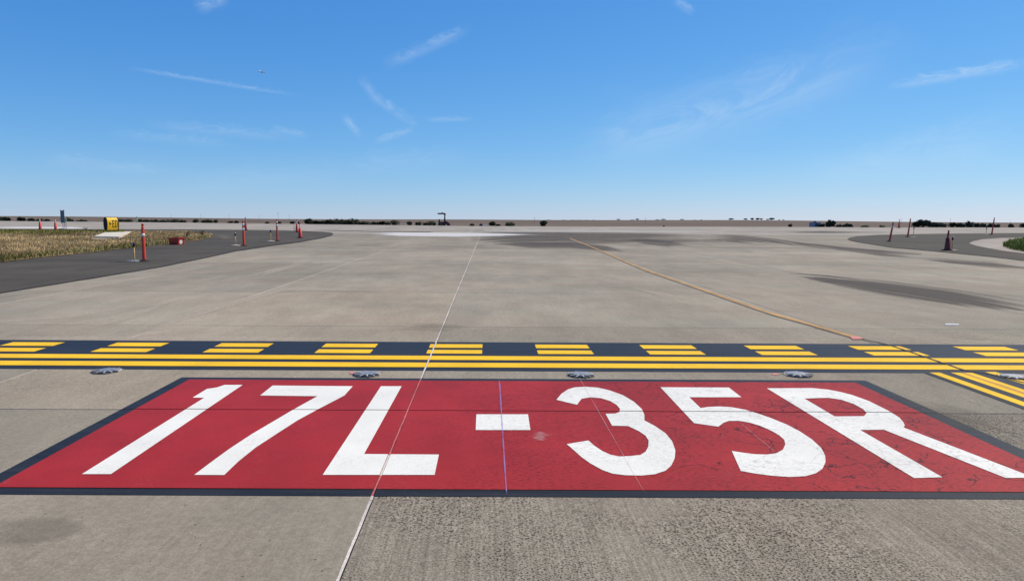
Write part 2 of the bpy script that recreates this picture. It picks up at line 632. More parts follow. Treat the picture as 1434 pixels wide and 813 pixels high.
M['planegrey'] = simple('dark_aircraft_belly', (0.06, 0.07, 0.11), 0.4, 0.1, 0.3)
M['bark'] = simple('bark', (0.06, 0.045, 0.035), 0.9, 0.2, 3)
M['st_dark'] = stain('dark_seal_coat', (0.105, 0.092, 0.080), 0.70, (0.10, 1.5), 4.6, -0.05, 1.0)
M['st_dark_far'] = stain('dark_seal_coat_far', (0.115, 0.100, 0.086), 0.64, (0.035, 0.28), 4.6, -0.1, 1.0)
M['st_dust'] = stain('dusty_asphalt', (0.20, 0.175, 0.14), 0.6, (0.3, 0.3), 2.5)
M['faint_line'] = stain('faint_white_line', (0.60, 0.58, 0.54), 0.5, (0.06, 0.6), 2.2)
M['st_white'] = stain('white_bleach', (0.66, 0.65, 0.61), 0.85, (0.05, 0.35), 2.4)
M['st_pale'] = stain('pale_streak', (0.50, 0.44, 0.34), 0.55, (0.25, 2.5), 3.0)
M['st_grime'] = stain('grime', (0.17, 0.155, 0.125), 0.22, (0.9, 1.2), 3.4, 0.0, 1.1)
M['st_edge'] = stain('edge_tar', (0.045, 0.040, 0.037), 0.85, (0.4, 1.0), 1.2)
M['whiteline'] = stain('white_runway_paint', (0.70, 0.69, 0.66), 0.85, (0.1, 1.0), 1.6)
M['st_scuff'] = stain('pale_scuff', (0.60, 0.36, 0.36), 0.34, (6, 9), 2.6)


def leaf_mat(name, a, b_):
    m, nt, b = new_mat(name)
    at_ = nt.node('ShaderNodeAttribute', attribute_name='tone')
    oi = nt.node('ShaderNodeObjectInfo')
    c = nt.mix(at_.outputs['Fac'], a, b_)
    nt.l.new(nt.scale_col(c, nt.math('MULTIPLY_ADD', oi.outputs['Random'], 0.3, 0.85)), b.inputs['Base Color'])
    b.inputs['Roughness'].default_value = 0.75
    b.inputs['Specular IOR Level'].default_value = 0.2
    return m


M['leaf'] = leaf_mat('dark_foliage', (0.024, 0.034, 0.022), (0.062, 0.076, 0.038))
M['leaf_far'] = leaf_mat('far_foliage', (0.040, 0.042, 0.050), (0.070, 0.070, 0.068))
M['drygrass'] = leaf_mat('dry_grass_blades', (0.21, 0.150, 0.060), (0.70, 0.52, 0.26))
M['greengrass'] = leaf_mat('green_grass_blades', (0.115, 0.130, 0.018), (0.26, 0.26, 0.050))


def field_mat():
    m, nt, b = new_mat('dry_plain')
    v = nt.coords()
    n1 = nt.noise(nt.coords((0.0016, 0.006, 1)), 1.0, 5, 0.6)
    n2 = nt.noise(nt.coords((0.03, 0.03, 1)), 1.0, 4, 0.6)
    c = nt.mix(nt.step(n1, 0.3, 0.7), (0.105, 0.078, 0.060), (0.190, 0.145, 0.108))
    c = nt.mix(nt.math('MULTIPLY', nt.step(n2, 0.45, 0.7), 0.4), c, (0.16, 0.135, 0.075))
    nt.l.new(c, b.inputs['Base Color'])
    b.inputs['Roughness'].default_value = 0.95
    b.inputs['Specular IOR Level'].default_value = 0.1
    return m


M['field'] = field_mat()
M['soil'] = simple('dry_soil_and_thatch', (0.27, 0.20, 0.105), 0.95, 0.3, 1.2, 0.4)

# ------------------------------------------------------------------ terrain
CREST_PX = [(-900, 302), (-300, 306.5), (0, 309.3), (240, 311.5), (440, 314.0), (660, 316.4), (840, 317.2), (1040, 317.4),
            (1240, 318.4), (1434, 318.6), (1800, 320.4), (2400, 323.2)]
CREST = [at(*p) for p in CREST_PX]


def crest_y(x):
    if x <= CREST[0].x:
        return CREST[0].y
    for a, b in zip(CREST, CREST[1:]):
        if x <= b.x:
            return a.y + (b.y - a.y) * (x - a.x) / (b.x - a.x)
    return CREST[-1].y


def hill(x, y):
    u = x / y * F + CX if y > 0 else 0            # bearing of the point
    k = min(max((y - 900) / 1700, 0), 1)
    k = k * k * (3 - 2 * k)
    rise = 4.0 + 7.5 * math.exp(-((u + 40) / 330) ** 2) + 5.5 * math.exp(-((u - 1020) / 190) ** 2) \
        + 2.0 * math.exp(-((u - 640) / 120) ** 2)
    rise += 1.6 * mnoise.noise(Vector((x * 0.0019, y * 0.0008, 3.3)))
    return k * rise


def ground_z(x, y):
    c = crest_y(x)
    if y <= c:
        return SLOPE * y
    k = min((y - c) / 140, 1)
    k = k * k * (3 - 2 * k)
    return SLOPE * c * (1 - k) + (-1.55) * k + hill(x, y)


def build_field():
    ys = [-120, -40, 20, 60, 90]
    vx = [-1.25 + 2.5 * i / 110 for i in range(111)]
    verts, faces = [], []
    rows = []
    for y in ys:
        rows.append([(t * 330, y, SLOPE * y - 0.06) for t in vx])
    for dy in (0.0, 6, 16, 30, 50, 75, 105, 140, 200, 300, 450, 700, 1000, 1400, 1800, 2200, 2600, 3200, 4500, 9000, 20000):
        row = []
        for t in vx:
            x = t * (330 + dy * 1.25)
            y = crest_y(x) + dy
            z = ground_z(x, y) if dy < 3000 else -1.0
            row.append((x, y - (0.8 if dy == 0 else 0), z - (0.06 if dy == 0 else 0.03)))
        rows.append(row)
    n = len(vx)
    for r in rows:
        verts += r
    for i in range(len(rows) - 1):
        for j in range(n - 1):
            faces.append((i * n + j, i * n + j + 1, (i + 1) * n + j + 1, (i + 1) * n + j))
    me = bpy.data.meshes.new('field')
    me.from_pydata(verts, [], faces)
    me.polygons.foreach_set('use_smooth', [True] * len(me.polygons))
    me.materials.append(M['field'])
    o = link(bpy.data.objects.new('field', me))
    o['kind'] = 'structure'


build_field()

# ------------------------------------------------------------------ runway across the view
rw_near = at(760, 327.5).y
rw_pts = [(-260, rw_near), (320, rw_near)]
far_edge = [(c.x, c.y) for c in CREST if -250 < c.x < 300]
left_far = (-260, crest_y(-260))
loop = [(-260, rw_near), (320, rw_near), (320, crest_y(320))] + far_edge[::-1] + [left_far]
runway = obj('runway', poly_bm([[loop]], 0.0), M['runway'], kind='structure')
film('edge_stripe', ribbon([(-60, 317.2), (40, 317.3), (100, 317.5), (137, 318)], [(-60, 319.9), (40, 320.0), (100, 320.2), (137, 320.2)], 0.006), M['whiteline'], runway)
film('edge_stripe', ribbon([(640, 322.6), (720, 322.0), (840, 322.3), (940, 323), (1010, 323.6)], [(640, 324.2), (720, 324.2), (840, 325.2), (940, 325.4), (1010, 325.2)], 0.006), M['faint_line'], runway)
film('stain', ribbon([(505, 325), (560, 324.5), (640, 325.3), (700, 325), (770, 326)], [(505, 328), (560, 331.5), (640, 332.5), (700, 331), (770, 328.5)], 0.010), M['st_white'], runway)
film('stain', ribbon([(440, 321.6), (520, 323.4), (600, 323.6), (612, 323.9)], [(440, 323.4), (520, 325), (600, 325.6), (612, 325)], 0.012), M['st_dark_far'], runway)
film('stain', ribbon([(640, 324.4), (720, 324.6), (850, 325.2), (1000, 326)], [(640, 326), (720, 328), (850, 329), (1000, 329.5)], 0.012), M['st_dark_far'], runway)
film('stain', ribbon([(1075, 323.4), (1150, 323.2), (1240, 324.2)], [(1075, 325.8), (1150, 326.4), (1240, 326)], 0.012), M['st_dark_far'], runway)

# ------------------------------------------------------------------ taxiway of concrete slabs
taxi = bpy.data.objects.new('taxiway', None)
taxi['kind'] = 'structure'
link(taxi)
E = EYE
XJ = [-17.9, -15.4, -12.9, -10.4, -7.9, -5.4, -2.9, -0.411, 3.06, 5.55, 8.05, 10.55, 13.05, 15.55, 18.05]
XJ = [v * E for v in XJ]
YJ0, YP = at(0, 572.2).y, 4.79
YJ = [YJ0 + YP * k for k in range(-2, 7)]
XM = -0.411 * E                                   # the sealed joint through the sign


def gap(x):
    return 0.010 if abs(x - XM) < 1e-4 else (0.008 if x < XM + 0.1 else 0.005)


RECTS = []
SLABS = []
for i in range(len(XJ) - 1):
    for j in range(len(YJ) - 1):
        SLABS.append((i, j, XJ[i] + gap(XJ[i]), XJ[i + 1] - gap(XJ[i + 1]), YJ[j] + 0.009, YJ[j + 1] - 0.009))
# narrow rects used to cut paint at the joints
RECTS = [(a, b, YJ[j] + 0.009, YJ[j + 1] - 0.009) for j in range(len(YJ) - 1)
         for a, b in ((XJ[0], XM - 0.0095), (XM + 0.0095, XJ[-1]))]


def slab_bm(x0, x1, y0, y1):
    bm = bmesh.new()
    c = 0.005
    lv = []
    for inset, z in ((0, -0.05), (0, -c), (c, 0)):
        lv.append([bm.verts.new((x, y, pz(y) + z)) for x, y in ((x0 + inset, y0 + inset), (x1 - inset, y0 + inset), (x1 - inset, y1 - inset), (x0 + inset, y1 - inset))])
    for a, b in zip(lv, lv[1:]):
        for k in range(4):
            bm.faces.new((a[k], a[(k + 1) % 4], b[(k + 1) % 4], b[k]))
    bm.faces.new(lv[-1])
    return bm


rest = bmesh.new()
for i, j, x0, x1, y0, y1 in SLABS:
    vis = any(-150 < CX + x / max(y, 0.3) * F < W + 150 for x in (x0, x1) for y in (y0, y1) if y > 0.2) or (x0 < 0 < x1)
    near_pit = x0 > XM and y1 < YJ0 + 0.1 and x0 < 9 or (x0 > XM and abs(y0 - YJ0) < .1 and x0 < 9)
    m = M['slab_pitted'] if near_pit else M['slab']
    if abs(x1 - XM) < 0.05 and YJ0 - 0.1 < y0 < 12:
        m = M['slab_pale']
    if near_pit and y0 > YJ0 - 0.1:
        m = M['slab_coarse']
    if vis and y1 > 1.3:
        obj('slab', slab_bm(x0, x1, y0, y1), m, taxi)
    else:
        t = slab_bm(x0, x1, y0, y1)
        me_ = bpy.data.meshes.new('t')
        t.to_mesh(me_)
        t.free()
        rest.from_mesh(me_)
        bpy.data.meshes.remove(me_)
obj('outlying_slabs', rest, M['slab'], taxi, kind='stuff')
# bed under the joints
xa, xb, ya, yb = XJ[0], XJ[-1], YJ[0], YJ[-1]
obj('joint_bed', poly_bm([[[(xa, ya), (xb, ya), (xb, yb), (xa, yb)]]], -0.016), M['bed'], taxi)
# farther and outer pavement, too far to tell its slabs apart
fb = poly_bm([[[(-60, yb), (60, yb), (130, rw_near), (-130, rw_near)]], [[(xb, ya), (60, ya), (60, yb), (xb, yb)]]], 0.0)
obj('far_pavement', fb, M['slab_far'], taxi)
# joint seals
def wobble_strip(x, w, y0, y1, z, step=0.06, amp=0.0035):
    bm = bmesh.new()
    n = max(2, int((y1 - y0) / step))
    prev = None
    for k in range(n + 1):
        y = y0 + (y1 - y0) * k / n
        o1 = amp * mnoise.noise(Vector((y * 9, x, 1)))
        o2 = amp * mnoise.noise(Vector((y * 9, x, 7)))
        a = bm.verts.new((x - w / 2 + o1, y, pz(y) + z))
        b = bm.verts.new((x + w / 2 + o2, y, pz(y) + z))
        if prev:
            bm.faces.new((prev[0], prev[1], b, a))
        prev = (a, b)
    return bm


SY0, SY1 = at(684, 695.3).y, at(684, 530.2).y     # black border of the sign, near and far
LXO, RXO = -1.882 * E, 2.318 * E
HB0, HB1 = at(740, 519.6).y, at(740, 479.4).y     # hold marking, near and far
RY0, RY1 = at(684, 685.8).y, at(684, 533.6).y     # red field
obj('joint_seal', wobble_strip(XM, 0.0175, 1.0, SY0, 0.003), M['seal'], taxi)
FY0, FY1 = at(545, 665.8).y, at(545, 637.2).y     # foot of the painted L
obj('joint_seal', wobble_strip(XM - 0.002, 0.013, SY0, FY0, 0.002), M['seal_red'], taxi)
obj('joint_seal', wobble_strip(XM - 0.001, 0.015, FY0, FY1, 0.003), M['seal'], taxi)
obj('joint_seal', wobble_strip(XM - 0.002, 0.013, FY1, SY1, 0.002), M['seal_red'], taxi)
obj('joint_seal', wobble_strip(XM, 0.0175, SY1, YJ[-1], 0.003), M['seal'], taxi)
obj('joint_seal', wobble_strip(XM, 0.021, YJ[-1], rw_near + 4, 0.004, 0.4, 0.006), M['seal'], taxi)
for x in XJ[1:-1]:
    if abs(x - XM) > 0.01:
        mm = M['seal'] if x < XM else M['seal_dark']
        obj('joint_seal', wobble_strip(x, 0.016, max(1.0, YJ[0]), SY0 if LXO < x < RXO else HB0, -0.004, 0.4, 0.001), mm, taxi)
        obj('joint_seal', wobble_strip(x, 0.020, HB1, YJ[-1], -0.003, 0.3, 0.003), mm, taxi)

# stains and worn films on the pavement
film('stain', ribbon([(1105, 381), (1160, 384.5), (1240, 393), (1330, 404), (1450, 424)], [(1105, 384), (1150, 396), (1240, 416), (1340, 431), (1450, 436)], 0.006), M['st_dark'], taxi)
film('stain', ribbon([(985, 328), (1030, 328), (1056, 330.5), (1085, 334), (1130, 340), (1180, 345.5), (1235, 350), (1290, 355)],
                     [(985, 341), (1030, 340.5), (1070, 340.5), (1100, 342), (1118, 345), (1165, 349.5), (1235, 359), (1290, 362)], 0.006), M['st_dark_far'], taxi)
film('stain', ribbon([(1270, 358), (1330, 362), (1390, 365.5), (1450, 371)], [(1270, 361), (1330, 369), (1390, 376), (1450, 383)], 0.006), M['st_dark_far'], taxi)
film('stain', ribbon([(660, 330), (720, 327.5), (800, 327), (900, 327), (1010, 327)], [(660, 338), (720, 343), (800, 343), (900, 340), (1010, 341)], 0.006), M['st_dark_far'], taxi)
film('stain', ribbon([(690, 337), (740, 338), (800, 339), (850, 343), (884, 351)], [(690, 343), (740, 348), (800, 349), (845, 352.5), (884, 353)], 0.008), M['st_dark_far'], taxi)
film('stain', ribbon([(870, 334), (905, 334), (940, 337), (972, 342.5)], [(870, 339), (905, 342), (935, 346), (972, 345)], 0.008), M['st_dark_far'], taxi)
for t, b in (([(165, 470), (250, 442), (330, 420), (395, 402), (470, 403), (605, 406)], [(185, 474), (268, 446), (345, 424), (400, 408), (470, 408), (605, 409)]),
             ([(300, 397), (380, 377), (460, 356)], [(315, 400), (390, 381), (466, 360)]),
             ([(480, 352), (560, 337), (650, 331)], [(500, 356), (580, 343), (660, 336)]),
             ([(60, 470), (160, 442), (250, 418)], [(110, 474), (190, 448), (280, 420)]),
             ([(880, 400), (930, 410), (985, 425)], [(870, 404), (915, 414), (975, 432)])):
    film('stain', ribbon(t, b, 0.005), M['st_pale'], taxi)
film('stain', ribbon([(-60, 727), (40, 724), (90, 723), (128, 730)], [(-60, 772), (40, 765), (90, 757), (128, 735)], 0.005), M['st_grime'], taxi)
film('stain', ribbon([(560, 452), (610, 452), (690, 456)], [(540, 462), (610, 466), (700, 464)], 0.005), M['st_grime'], taxi)
for t, b in (([(-60, 470.5), (150, 471), (330, 472), (560, 473)], [(-60, 476.5), (150, 477), (330, 478), (560, 479)]),
             ([(1330, 476.5), (1380, 476.8), (1460, 477.5)], [(1330, 480.5), (1380, 481), (1460, 481.5)]),
             ([(-60, 455), (100, 440), (260, 410)], [(-60, 460), (115, 444), (275, 412)])):
    film('stain', ribbon(t, b, 0.0025), M['st_pale'], taxi)
film('stain', ribbon([(1195, 520), (1240, 545), (1310, 572), (1440, 606)], [(1215, 533), (1250, 556), (1320, 592), (1440, 640)], 0.0045), M['st_grime'], taxi)
film('stain', ribbon([(1245, 553), (1330, 566), (1440, 583)], [(1255, 560), (1330, 586), (1440, 612)], 0.005), M['st_grime'], taxi)

# ------------------------------------------------------------------ asphalt shoulders
edgeL = [(-420, 472), (0, 410.6), (110, 393), (220, 375), (280, 362.8), (330, 351.8), (380, 344.2), (420, 339), (450, 333.5), (464, 329.6), (467.5, 327.4), (464, 325.6), (450, 324.3), (420, 323), (380, 322.2), (330, 321.6), (240, 321), (0, 320.6), (-300, 320)]
left_sh = obj('asphalt_shoulder', poly_bm([[xy(edgeL)]], 0.006), M['asphalt'], kind='structure')
edgeR = [(1186, 335), (1190, 332.6), (1200, 330.6), (1230, 328.8), (1290, 327.6), (1340, 326.8), (1434, 326.2), (1800, 326), (2100, 450), (1800, 411), (1434, 365.2), (1390, 360), (1340, 355), (1300, 351.2), (1250, 346.8), (1210, 340.6), (1192, 337.2)]
right_sh = obj('asphalt_shoulder', poly_bm([[xy(edgeR)]], 0.006), M['asphalt'], kind='structure')
ed = edgeL[:11]
film('edge_tar', ribbon([(x, y - 1.4) for x, y in ed], [(x, y + 0.9) for x, y in ed], 0.010, (0, .5, 1)), M['st_edge'], left_sh)
ed = [(1186, 335), (1192, 337.2), (1210, 340.6), (1250, 346.8), (1300, 351.2), (1340, 355), (1390, 360), (1434, 365.2), (1500, 374)]
film('edge_tar', ribbon([(x, y - 0.9) for x, y in ed], [(x, y + 0.6) for x, y in ed], 0.010, (0, .5, 1)), M['st_edge'], right_sh)
paleR = [(1357, 340.6), (1362, 338), (1375, 335.2), (1400, 333.4), (1434, 332.8), (1700, 331), (1700, 392), (1434, 355), (1410, 352), (1385, 347.8), (1368, 344.4)]
obj('pale_verge', poly_bm([[xy(paleR)]], 0.012), M['pale'], kind='structure')
film('stain', ribbon([(296, 329), (312, 328), (330, 329.5)], [(292, 333), (316, 335.5), (340, 332)], 0.012), M['st_dust'], left_sh)

# ------------------------------------------------------------------ painted holding sign
sign = thing('painted_holding_sign', 'large red rectangle painted on the concrete with white 17L - 35R and black border', 'painted sign', (0, 0, 0))
LX, RX = -1.81 * E, 2.225 * E
LXO, RXO = -1.882 * E, 2.318 * E


def rect(x0, x1, y0, y1):
    return [(x0, y0), (x1, y0), (x1, y1), (x0, y1)]


obj('black_border', painted([rect(LXO, RXO, SY0, SY1)], 0.003), M['black'], sign)
obj('red_field', painted([rect(LX, RX, RY0, RY1)], 0.006), M['red'], sign)


def zc(ox, oy, k, pts):
    return xy([(ox + a / k, oy + b / k) for a, b in pts])


G1 = zc(100, 530, 5.42, [(1162, 52), (1300, 52), (300, 731), (80, 731), (1008, 150), (920, 149), (1030, 82), (1070, 77), (1110, 70)])
G7 = zc(260, 530, 5.42, [(660, 57), (1268, 62), (1205, 133), (1000, 240), (850, 322), (690, 425), (530, 530), (400, 635), (293, 738), (65, 737), (180, 650), (330, 540), (500, 428), (640, 345), (800, 250), (1000, 138), (565, 133)])
GL = zc(420, 530, 5.42, [(615, 62), (772, 62), (487, 578), (1055, 582), (1022, 737), (173, 737)])
GD = zc(400, 450, 2.9875, [(798, 391), (1014, 391), (1024, 457), (795, 457)])
G3 = zc(740, 530, 5.42, [(212, 165), (250, 120), (300, 86), (350, 71), (430, 66), (530, 73), (620, 95), (720, 132), (800, 180), (860, 235), (880, 280), (880, 322), (960, 365), (1040, 420), (1090, 480), (1115, 550), (1110, 610), (1085, 665), (1040, 705), (960, 732), (860, 742), (740, 740), (640, 728), (560, 700), (470, 650), (400, 600), (340, 545), (290, 503), (455, 475), (500, 515), (560, 555), (620, 583), (690, 597), (770, 594), (850, 585), (890, 560), (910, 520), (912, 475), (890, 440), (840, 405), (755, 365), (635, 363), (585, 272), (660, 270), (690, 258), (695, 235), (670, 205), (620, 175), (550, 153), (470, 147), (405, 157), (385, 180), (370, 203), (290, 185)])
G5 = zc(910, 530, 5.42, [(80, 70), (600, 72), (695, 146), (300, 146), (385, 228), (440, 220), (530, 216), (620, 222), (720, 240), (820, 270), (920, 305), (1040, 354), (1140, 407), (1230, 467), (1300, 532), (1330, 590), (1333, 640), (1310, 690), (1260, 725), (1180, 747), (1060, 753), (920, 743), (800, 727), (690, 707), (622, 555), (720, 570), (800, 580), (890, 582), (960, 572), (1010, 545), (1028, 505), (1020, 470), (980, 435), (920, 400), (840, 365), (760, 340), (680, 326), (600, 326), (560, 340), (520, 370), (430, 357), (335, 343)])
GR = zc(1060, 530, 5.42, [(75, 78), (420, 76), (540, 88), (630, 105), (720, 128), (850, 175), (1000, 250), (1080, 300), (1110, 335), (1122, 360), (1112, 376), (2107, 759), (1887, 760), (962, 393), (782, 395), (1407, 755), (1192, 761)])
GRh = zc(1060, 530, 5.42, [(360, 156), (540, 150), (640, 165), (740, 200), (810, 240), (832, 267), (812, 290), (590, 292)])
for nm, loops in (('digit', [G1]), ('digit', [G7]), ('letter', [GL]), ('dash', [GD]), ('digit', [G3]), ('digit', [G5]), ('letter', [GR, GRh])):
    o = obj(nm, painted(loops, 0.009), M['white'], sign)
for o, l in zip([c for c in sign.children if c.name.split('.')[0] in ('digit', 'letter', 'dash')],
                ('white numeral 1', 'white numeral 7', 'white capital L', 'white dash', 'white numeral 3', 'white numeral 5', 'white capital R')):
    o['label'] = l
# snapped chalk lines left from setting the sign out
def chalk(pts, w, m):
    top = [(x - w, y) for x, y in pts]
    bot = [(x + w, y) for x, y in pts]
    film('chalk_line', ribbon(top, bot, 0.0115, (0, .5, 1)), m, sign)


def dens(a, b, n=14):
    return [(a[0] + (b[0] - a[0]) * k / n, a[1] + (b[1] - a[1]) * k / n) for k in range(n + 1)]


chalk(dens((699, 528), (709.5, 698)), 1.6, M['chalk_blue'])
chalk(dens((808, 524), (904, 694)), 0.9, M['chalk_white'])
chalk(dens((1035, 592), (1085, 634)), 0.8, M['chalk_white'])
film('scuff', ribbon([(742, 606), (756, 604), (776, 607)], [(744, 618), (758, 620), (776, 616)], 0.0115), M['st_scuff'], sign)

# ------------------------------------------------------------------ runway holding position marking
hold = thing('holding_position_marking', 'wide black band with two solid and two dashed yellow lines across the taxiway', 'road marking', (0, 0, 0))
hy = [at(740, y).y for y in (519.6, 515.0, 508.6, 504.7, 499.0, 495.8, 490.6, 487.7, 482.6, 479.4)]
HX0, HX1 = XJ[4] - 0.5, XJ[-4]
obj('black_background', painted([rect(HX0, HX1, hy[0], hy[9])], 0.003), M['black'], hold)
obj('solid_line', painted([rect(HX0, HX1, hy[1], hy[2])], 0.006), M['yellow'], hold)
obj('solid_line', painted([rect(HX0, HX1, hy[3], hy[4])], 0.006), M['yellow'], hold)
for y0, y1 in ((hy[5], hy[6]), (hy[7], hy[8])):
    for k in range(-7, 9):
        x0 = (-0.448 + 0.8105 * k) * E
        obj('dash', painted([rect(x0, x0 + 0.404 * E, y0, y1)], 0.006), M['yellow'], hold)

# ------------------------------------------------------------------ enhanced centreline, bottom right
cl = thing('taxiway_centreline', 'three yellow stripes on black running from the hold lines to the right frame edge', 'road marking', (0, 0, 0))
cy1 = at(1350, 522.2).y
obj('black_background', painted([rect(2.81 * E, 3.345 * E, 1.0, hy[0] - 0.002)], 0.0045), M['black'], cl)
obj('edge_stripe', painted([rect(2.85 * E, 2.917 * E, 1.0, cy1)], 0.007), M['yellow'], cl)
obj('middle_stripe', painted([rect(2.988 * E, 3.052 * E, 1.0, cy1)], 0.007), M['yellow'], cl)
obj('middle_stripe', painted([rect(3.068 * E, 3.125 * E, 1.0, cy1)], 0.007), M['yellow'], cl)
obj('edge_stripe', painted([rect(3.227 * E, 3.297 * E, 1.0, cy1 + 0.05)], 0.007), M['yellow'], cl)
obj('old_line', painted([rect(3.045 * E, 3.075 * E, 1.0, cy1)], 0.0085), M['orange'], cl)


def curve_strip(pts, w, z):
    P = [Vector(p) for p in xy(pts)]
    # smooth with Catmull-Rom
    Q = []
    for i in range(len(P) - 1):
        p0, p1, p2, p3 = P[max(i - 1, 0)], P[i], P[i + 1], P[min(i + 2, len(P) - 1)]
        for k in range(5):
            t = k / 5
            Q.append(0.5 * ((2 * p1) + (p2 - p0) * t + (2 * p0 - 5 * p1 + 4 * p2 - p3) * t * t + (3 * p1 - p0 - 3 * p2 + p3) * t ** 3))
    Q.append(P[-1])
    bm = bmesh.new()
    prev = None
    for i, q in enumerate(Q):
        d = (Q[min(i + 1, len(Q) - 1)] - Q[max(i - 1, 0)]).normalized()
        nrm = Vector((-d.y, d.x)) * w / 2
        j = 1 + 0.25 * mnoise.noise(Vector((q.x * 3, q.y * 3, 0)))
        a, b = q + nrm * j, q - nrm * j
        cur = (bm.verts.new((a.x, a.y, pz(a.y) + z)), bm.verts.new((b.x, b.y, pz(b.y) + z)))
        if prev:
            f = bm.faces.new((prev[0], prev[1], cur[1], cur[0]))
            f.normal_update()
            if f.normal.z < 0:
                f.normal_flip()
        prev = cur
    return bm


lead = thing('leadoff_line', 'worn thin yellow line curving from the right side of the hold band to the runway', 'road marking', (0, 0, 0))
lpts = [(798, 333.5), (822, 343), (848, 354), (899, 376), (960, 397.5), (1020, 418.5), (1080, 439), (1130, 453), (1180, 467.5), (1206, 474.5)]
obj('line_paint', curve_strip(lpts, 0.105, 0.010), M['oldyellow'], lead)
obj('dark_edging', curve_strip([(x, y + 0.5) for x, y in lpts], 0.16, 0.0075), M['st_edge'] if False else simple('line_grime', (0.17, 0.145, 0.115), 0.9, 0.3, 4), lead)
obj('crack', curve_strip([(1206, 475), (1235, 481), (1265, 490), (1300, 502), (1330, 512), (1350, 518.5), (1385, 524), (1440, 538)], 0.035, 0.0105), M['crack'], lead)
obj('survey_mark', painted([xy([(1190, 472), (1203, 471.8), (1207, 475.5), (1194, 475.8)])], 0.0125), M['pink'], lead)
for x0, y0 in ((492.5, 522.3), (1085, 523.8)):
    o = obj('survey_mark', painted([xy([(x0 - 3, y0 - 1.2), (x0 + 3.5, y0 - 1.2), (x0 + 4, y0 + 1.2), (x0 - 3, y0 + 1.2)])], 0.005), M['pink'], taxi)
    o.name = 'survey_mark'
o = obj('chalk_mark', painted([xy([(1324, 453), (1343, 453.6), (1343, 455), (1324, 454.6)])], 0.005), M['band'], taxi)

# ------------------------------------------------------------------ in-pavement guard lights
lights = [(150, 519.6, 'leftmost flush steel guard light, below the third pair of dashes'),
          (514, 524.0, 'flush steel guard light just left of the white joint and above the red sign'),
          (813.5, 525.0, 'flush steel guard light above the numeral 3'),
          (1117.5, 524.6, 'flush steel guard light above the letter R beside a pink mark'),
          (1421, 528.0, 'flush steel guard light at right frame edge beside yellow stripes')]
gl0 = None
for px, py, lab in lights:
    p = at(px, py)
    p.z = pz(p.y) + 0.005
    if gl0 is None:
        gl0 = thing('guard_light', lab, 'ground light', p, 'in-pavement guard lights along the hold line')
        # shallow domed housing with dark light windows in its near side
        gl0.scale = (0.95, 0.95, 0.62)
        obj('flange', lathe([(0.164, 0.0), (0.164, 0.003), (0.148, 0.005)], 28), M['pad'], gl0)
        obj('housing', lathe([(0.148, 0.0065), (0.140, 0.015), (0.120, 0.020), (0.03, 0.021)], 28), M['steel'], gl0, True)
        for kk_ in (-2, -1, 0, 1, 2):
            # dark window channels round the rim with bright ribs between them
            a = kk_ * 0.56
            bm = bmesh.new()
            box(bm, -0.033, 0.033, -0.160, -0.080, 0.0062, 0.0212)
            bmesh.ops.transform(bm, matrix=Matrix.Rotation(a, 4, 'Z'), verts=bm.verts)
            w = obj('light_window', bm, M['dark'], gl0)
            bm = bmesh.new()
            box(bm, -0.007, 0.007, -0.160, -0.080, 0.0062, 0.0225)
            bmesh.ops.transform(bm, matrix=Matrix.Rotation(a + 0.28, 4, 'Z'), verts=bm.verts)
            obj('rib', bm, M['pad'], gl0)
        for k in range(8):
            a = k * math.pi / 4 + 0.4
            obj('bolt', lathe([(0.011, 0.0065), (0.011, 0.014)], 6, None, 0.168 * math.cos(a), 0.168 * math.sin(a)), M['steel'], gl0)
    else:
        dup(gl0, p, lab, (0.95, 0.95, 0.62), rot=(0, 0, random.uniform(-0.25, 0.25)))

# ------------------------------------------------------------------ delineator posts, cones, edge lights
def P(px, py):
    p = at(px, py)
    return p


def make_post(name, label, loc, h, bands, group, lean=0.0):
    t = thing(name, label, 'traffic post', loc, group, (0, lean, 0))
    bm = bmesh.new()
    prof = [(0.19, 0.008), (0.19, 0.03), (0.15, 0.05), (0.085, 0.06)]
    obj('rubber_base', lathe(prof, 8), M['rubber'], t)
    r0, r1 = 0.070, 0.052
    obj('tube', lathe([(0.075, 0.055), (r0, 0.10), (r1, h * 0.90), (r1 * 0.72, h * 0.925)], 18), M['orangeplastic'], t, True)
    obj('grab_loop', lathe([(r1 * 0.70, h * 0.92), (r1 * 0.70, h * 0.95), (r1 * 0.92, h * 0.96), (r1 * 0.95, h * 0.985), (r1 * 0.6, h)], 16), M['orangeplastic'], t, True)
    for z0, z1 in bands:
        rr = lambda z: r0 + (r1 - r0) * (z * h - 0.10) / (h * 0.9 - 0.10) + 0.003
        obj('reflective_band', lathe([(rr(z0), z0 * h), (rr(z1), z1 * h)], 18), M['band'], t, True)
    return t


def hgt(px, yb, yt):
    return (yb - yt) / F * at(px, yb).y * 1.005


GP = 'orange tube posts on the asphalt shoulders'
make_post('tube_post', 'nearest orange tube post, with one white band, beside the grass at left', P(202, 366), hgt(202, 366, 313.3), [(0.655, 0.735)], GP)
make_post('tube_post', 'orange tube post with two white bands in front of a dark red cone', P(341.5, 344.3), hgt(341, 344.3, 309), [(0.62, 0.70), (0.80, 0.88)], GP)
make_post('tube_post', 'orange tube post standing alone just left of the two overlapping cones', P(388.3, 337.6), hgt(388, 337.6, 307.7), [(0.70, 0.77), (0.84, 0.91)], GP)
make_post('tube_post', 'leaning orange tube post nearest the tip of the right shoulder', P(1245.5, 338.3), hgt(1245, 338.3, 310.6), [(0.72, 0.79)], GP, R(8))
make_post('tube_post', 'leaning dark red tube post beside a taxi light on the right shoulder', P(1271, 331.8), hgt(1271, 331.8, 306), [], GP, R(5.5))
make_post('tube_post', 'slim leaning red tube post farthest right beyond the pale verge', P(1388.7, 328.5), hgt(1388, 328.5, 304.8), [], GP, R(5))


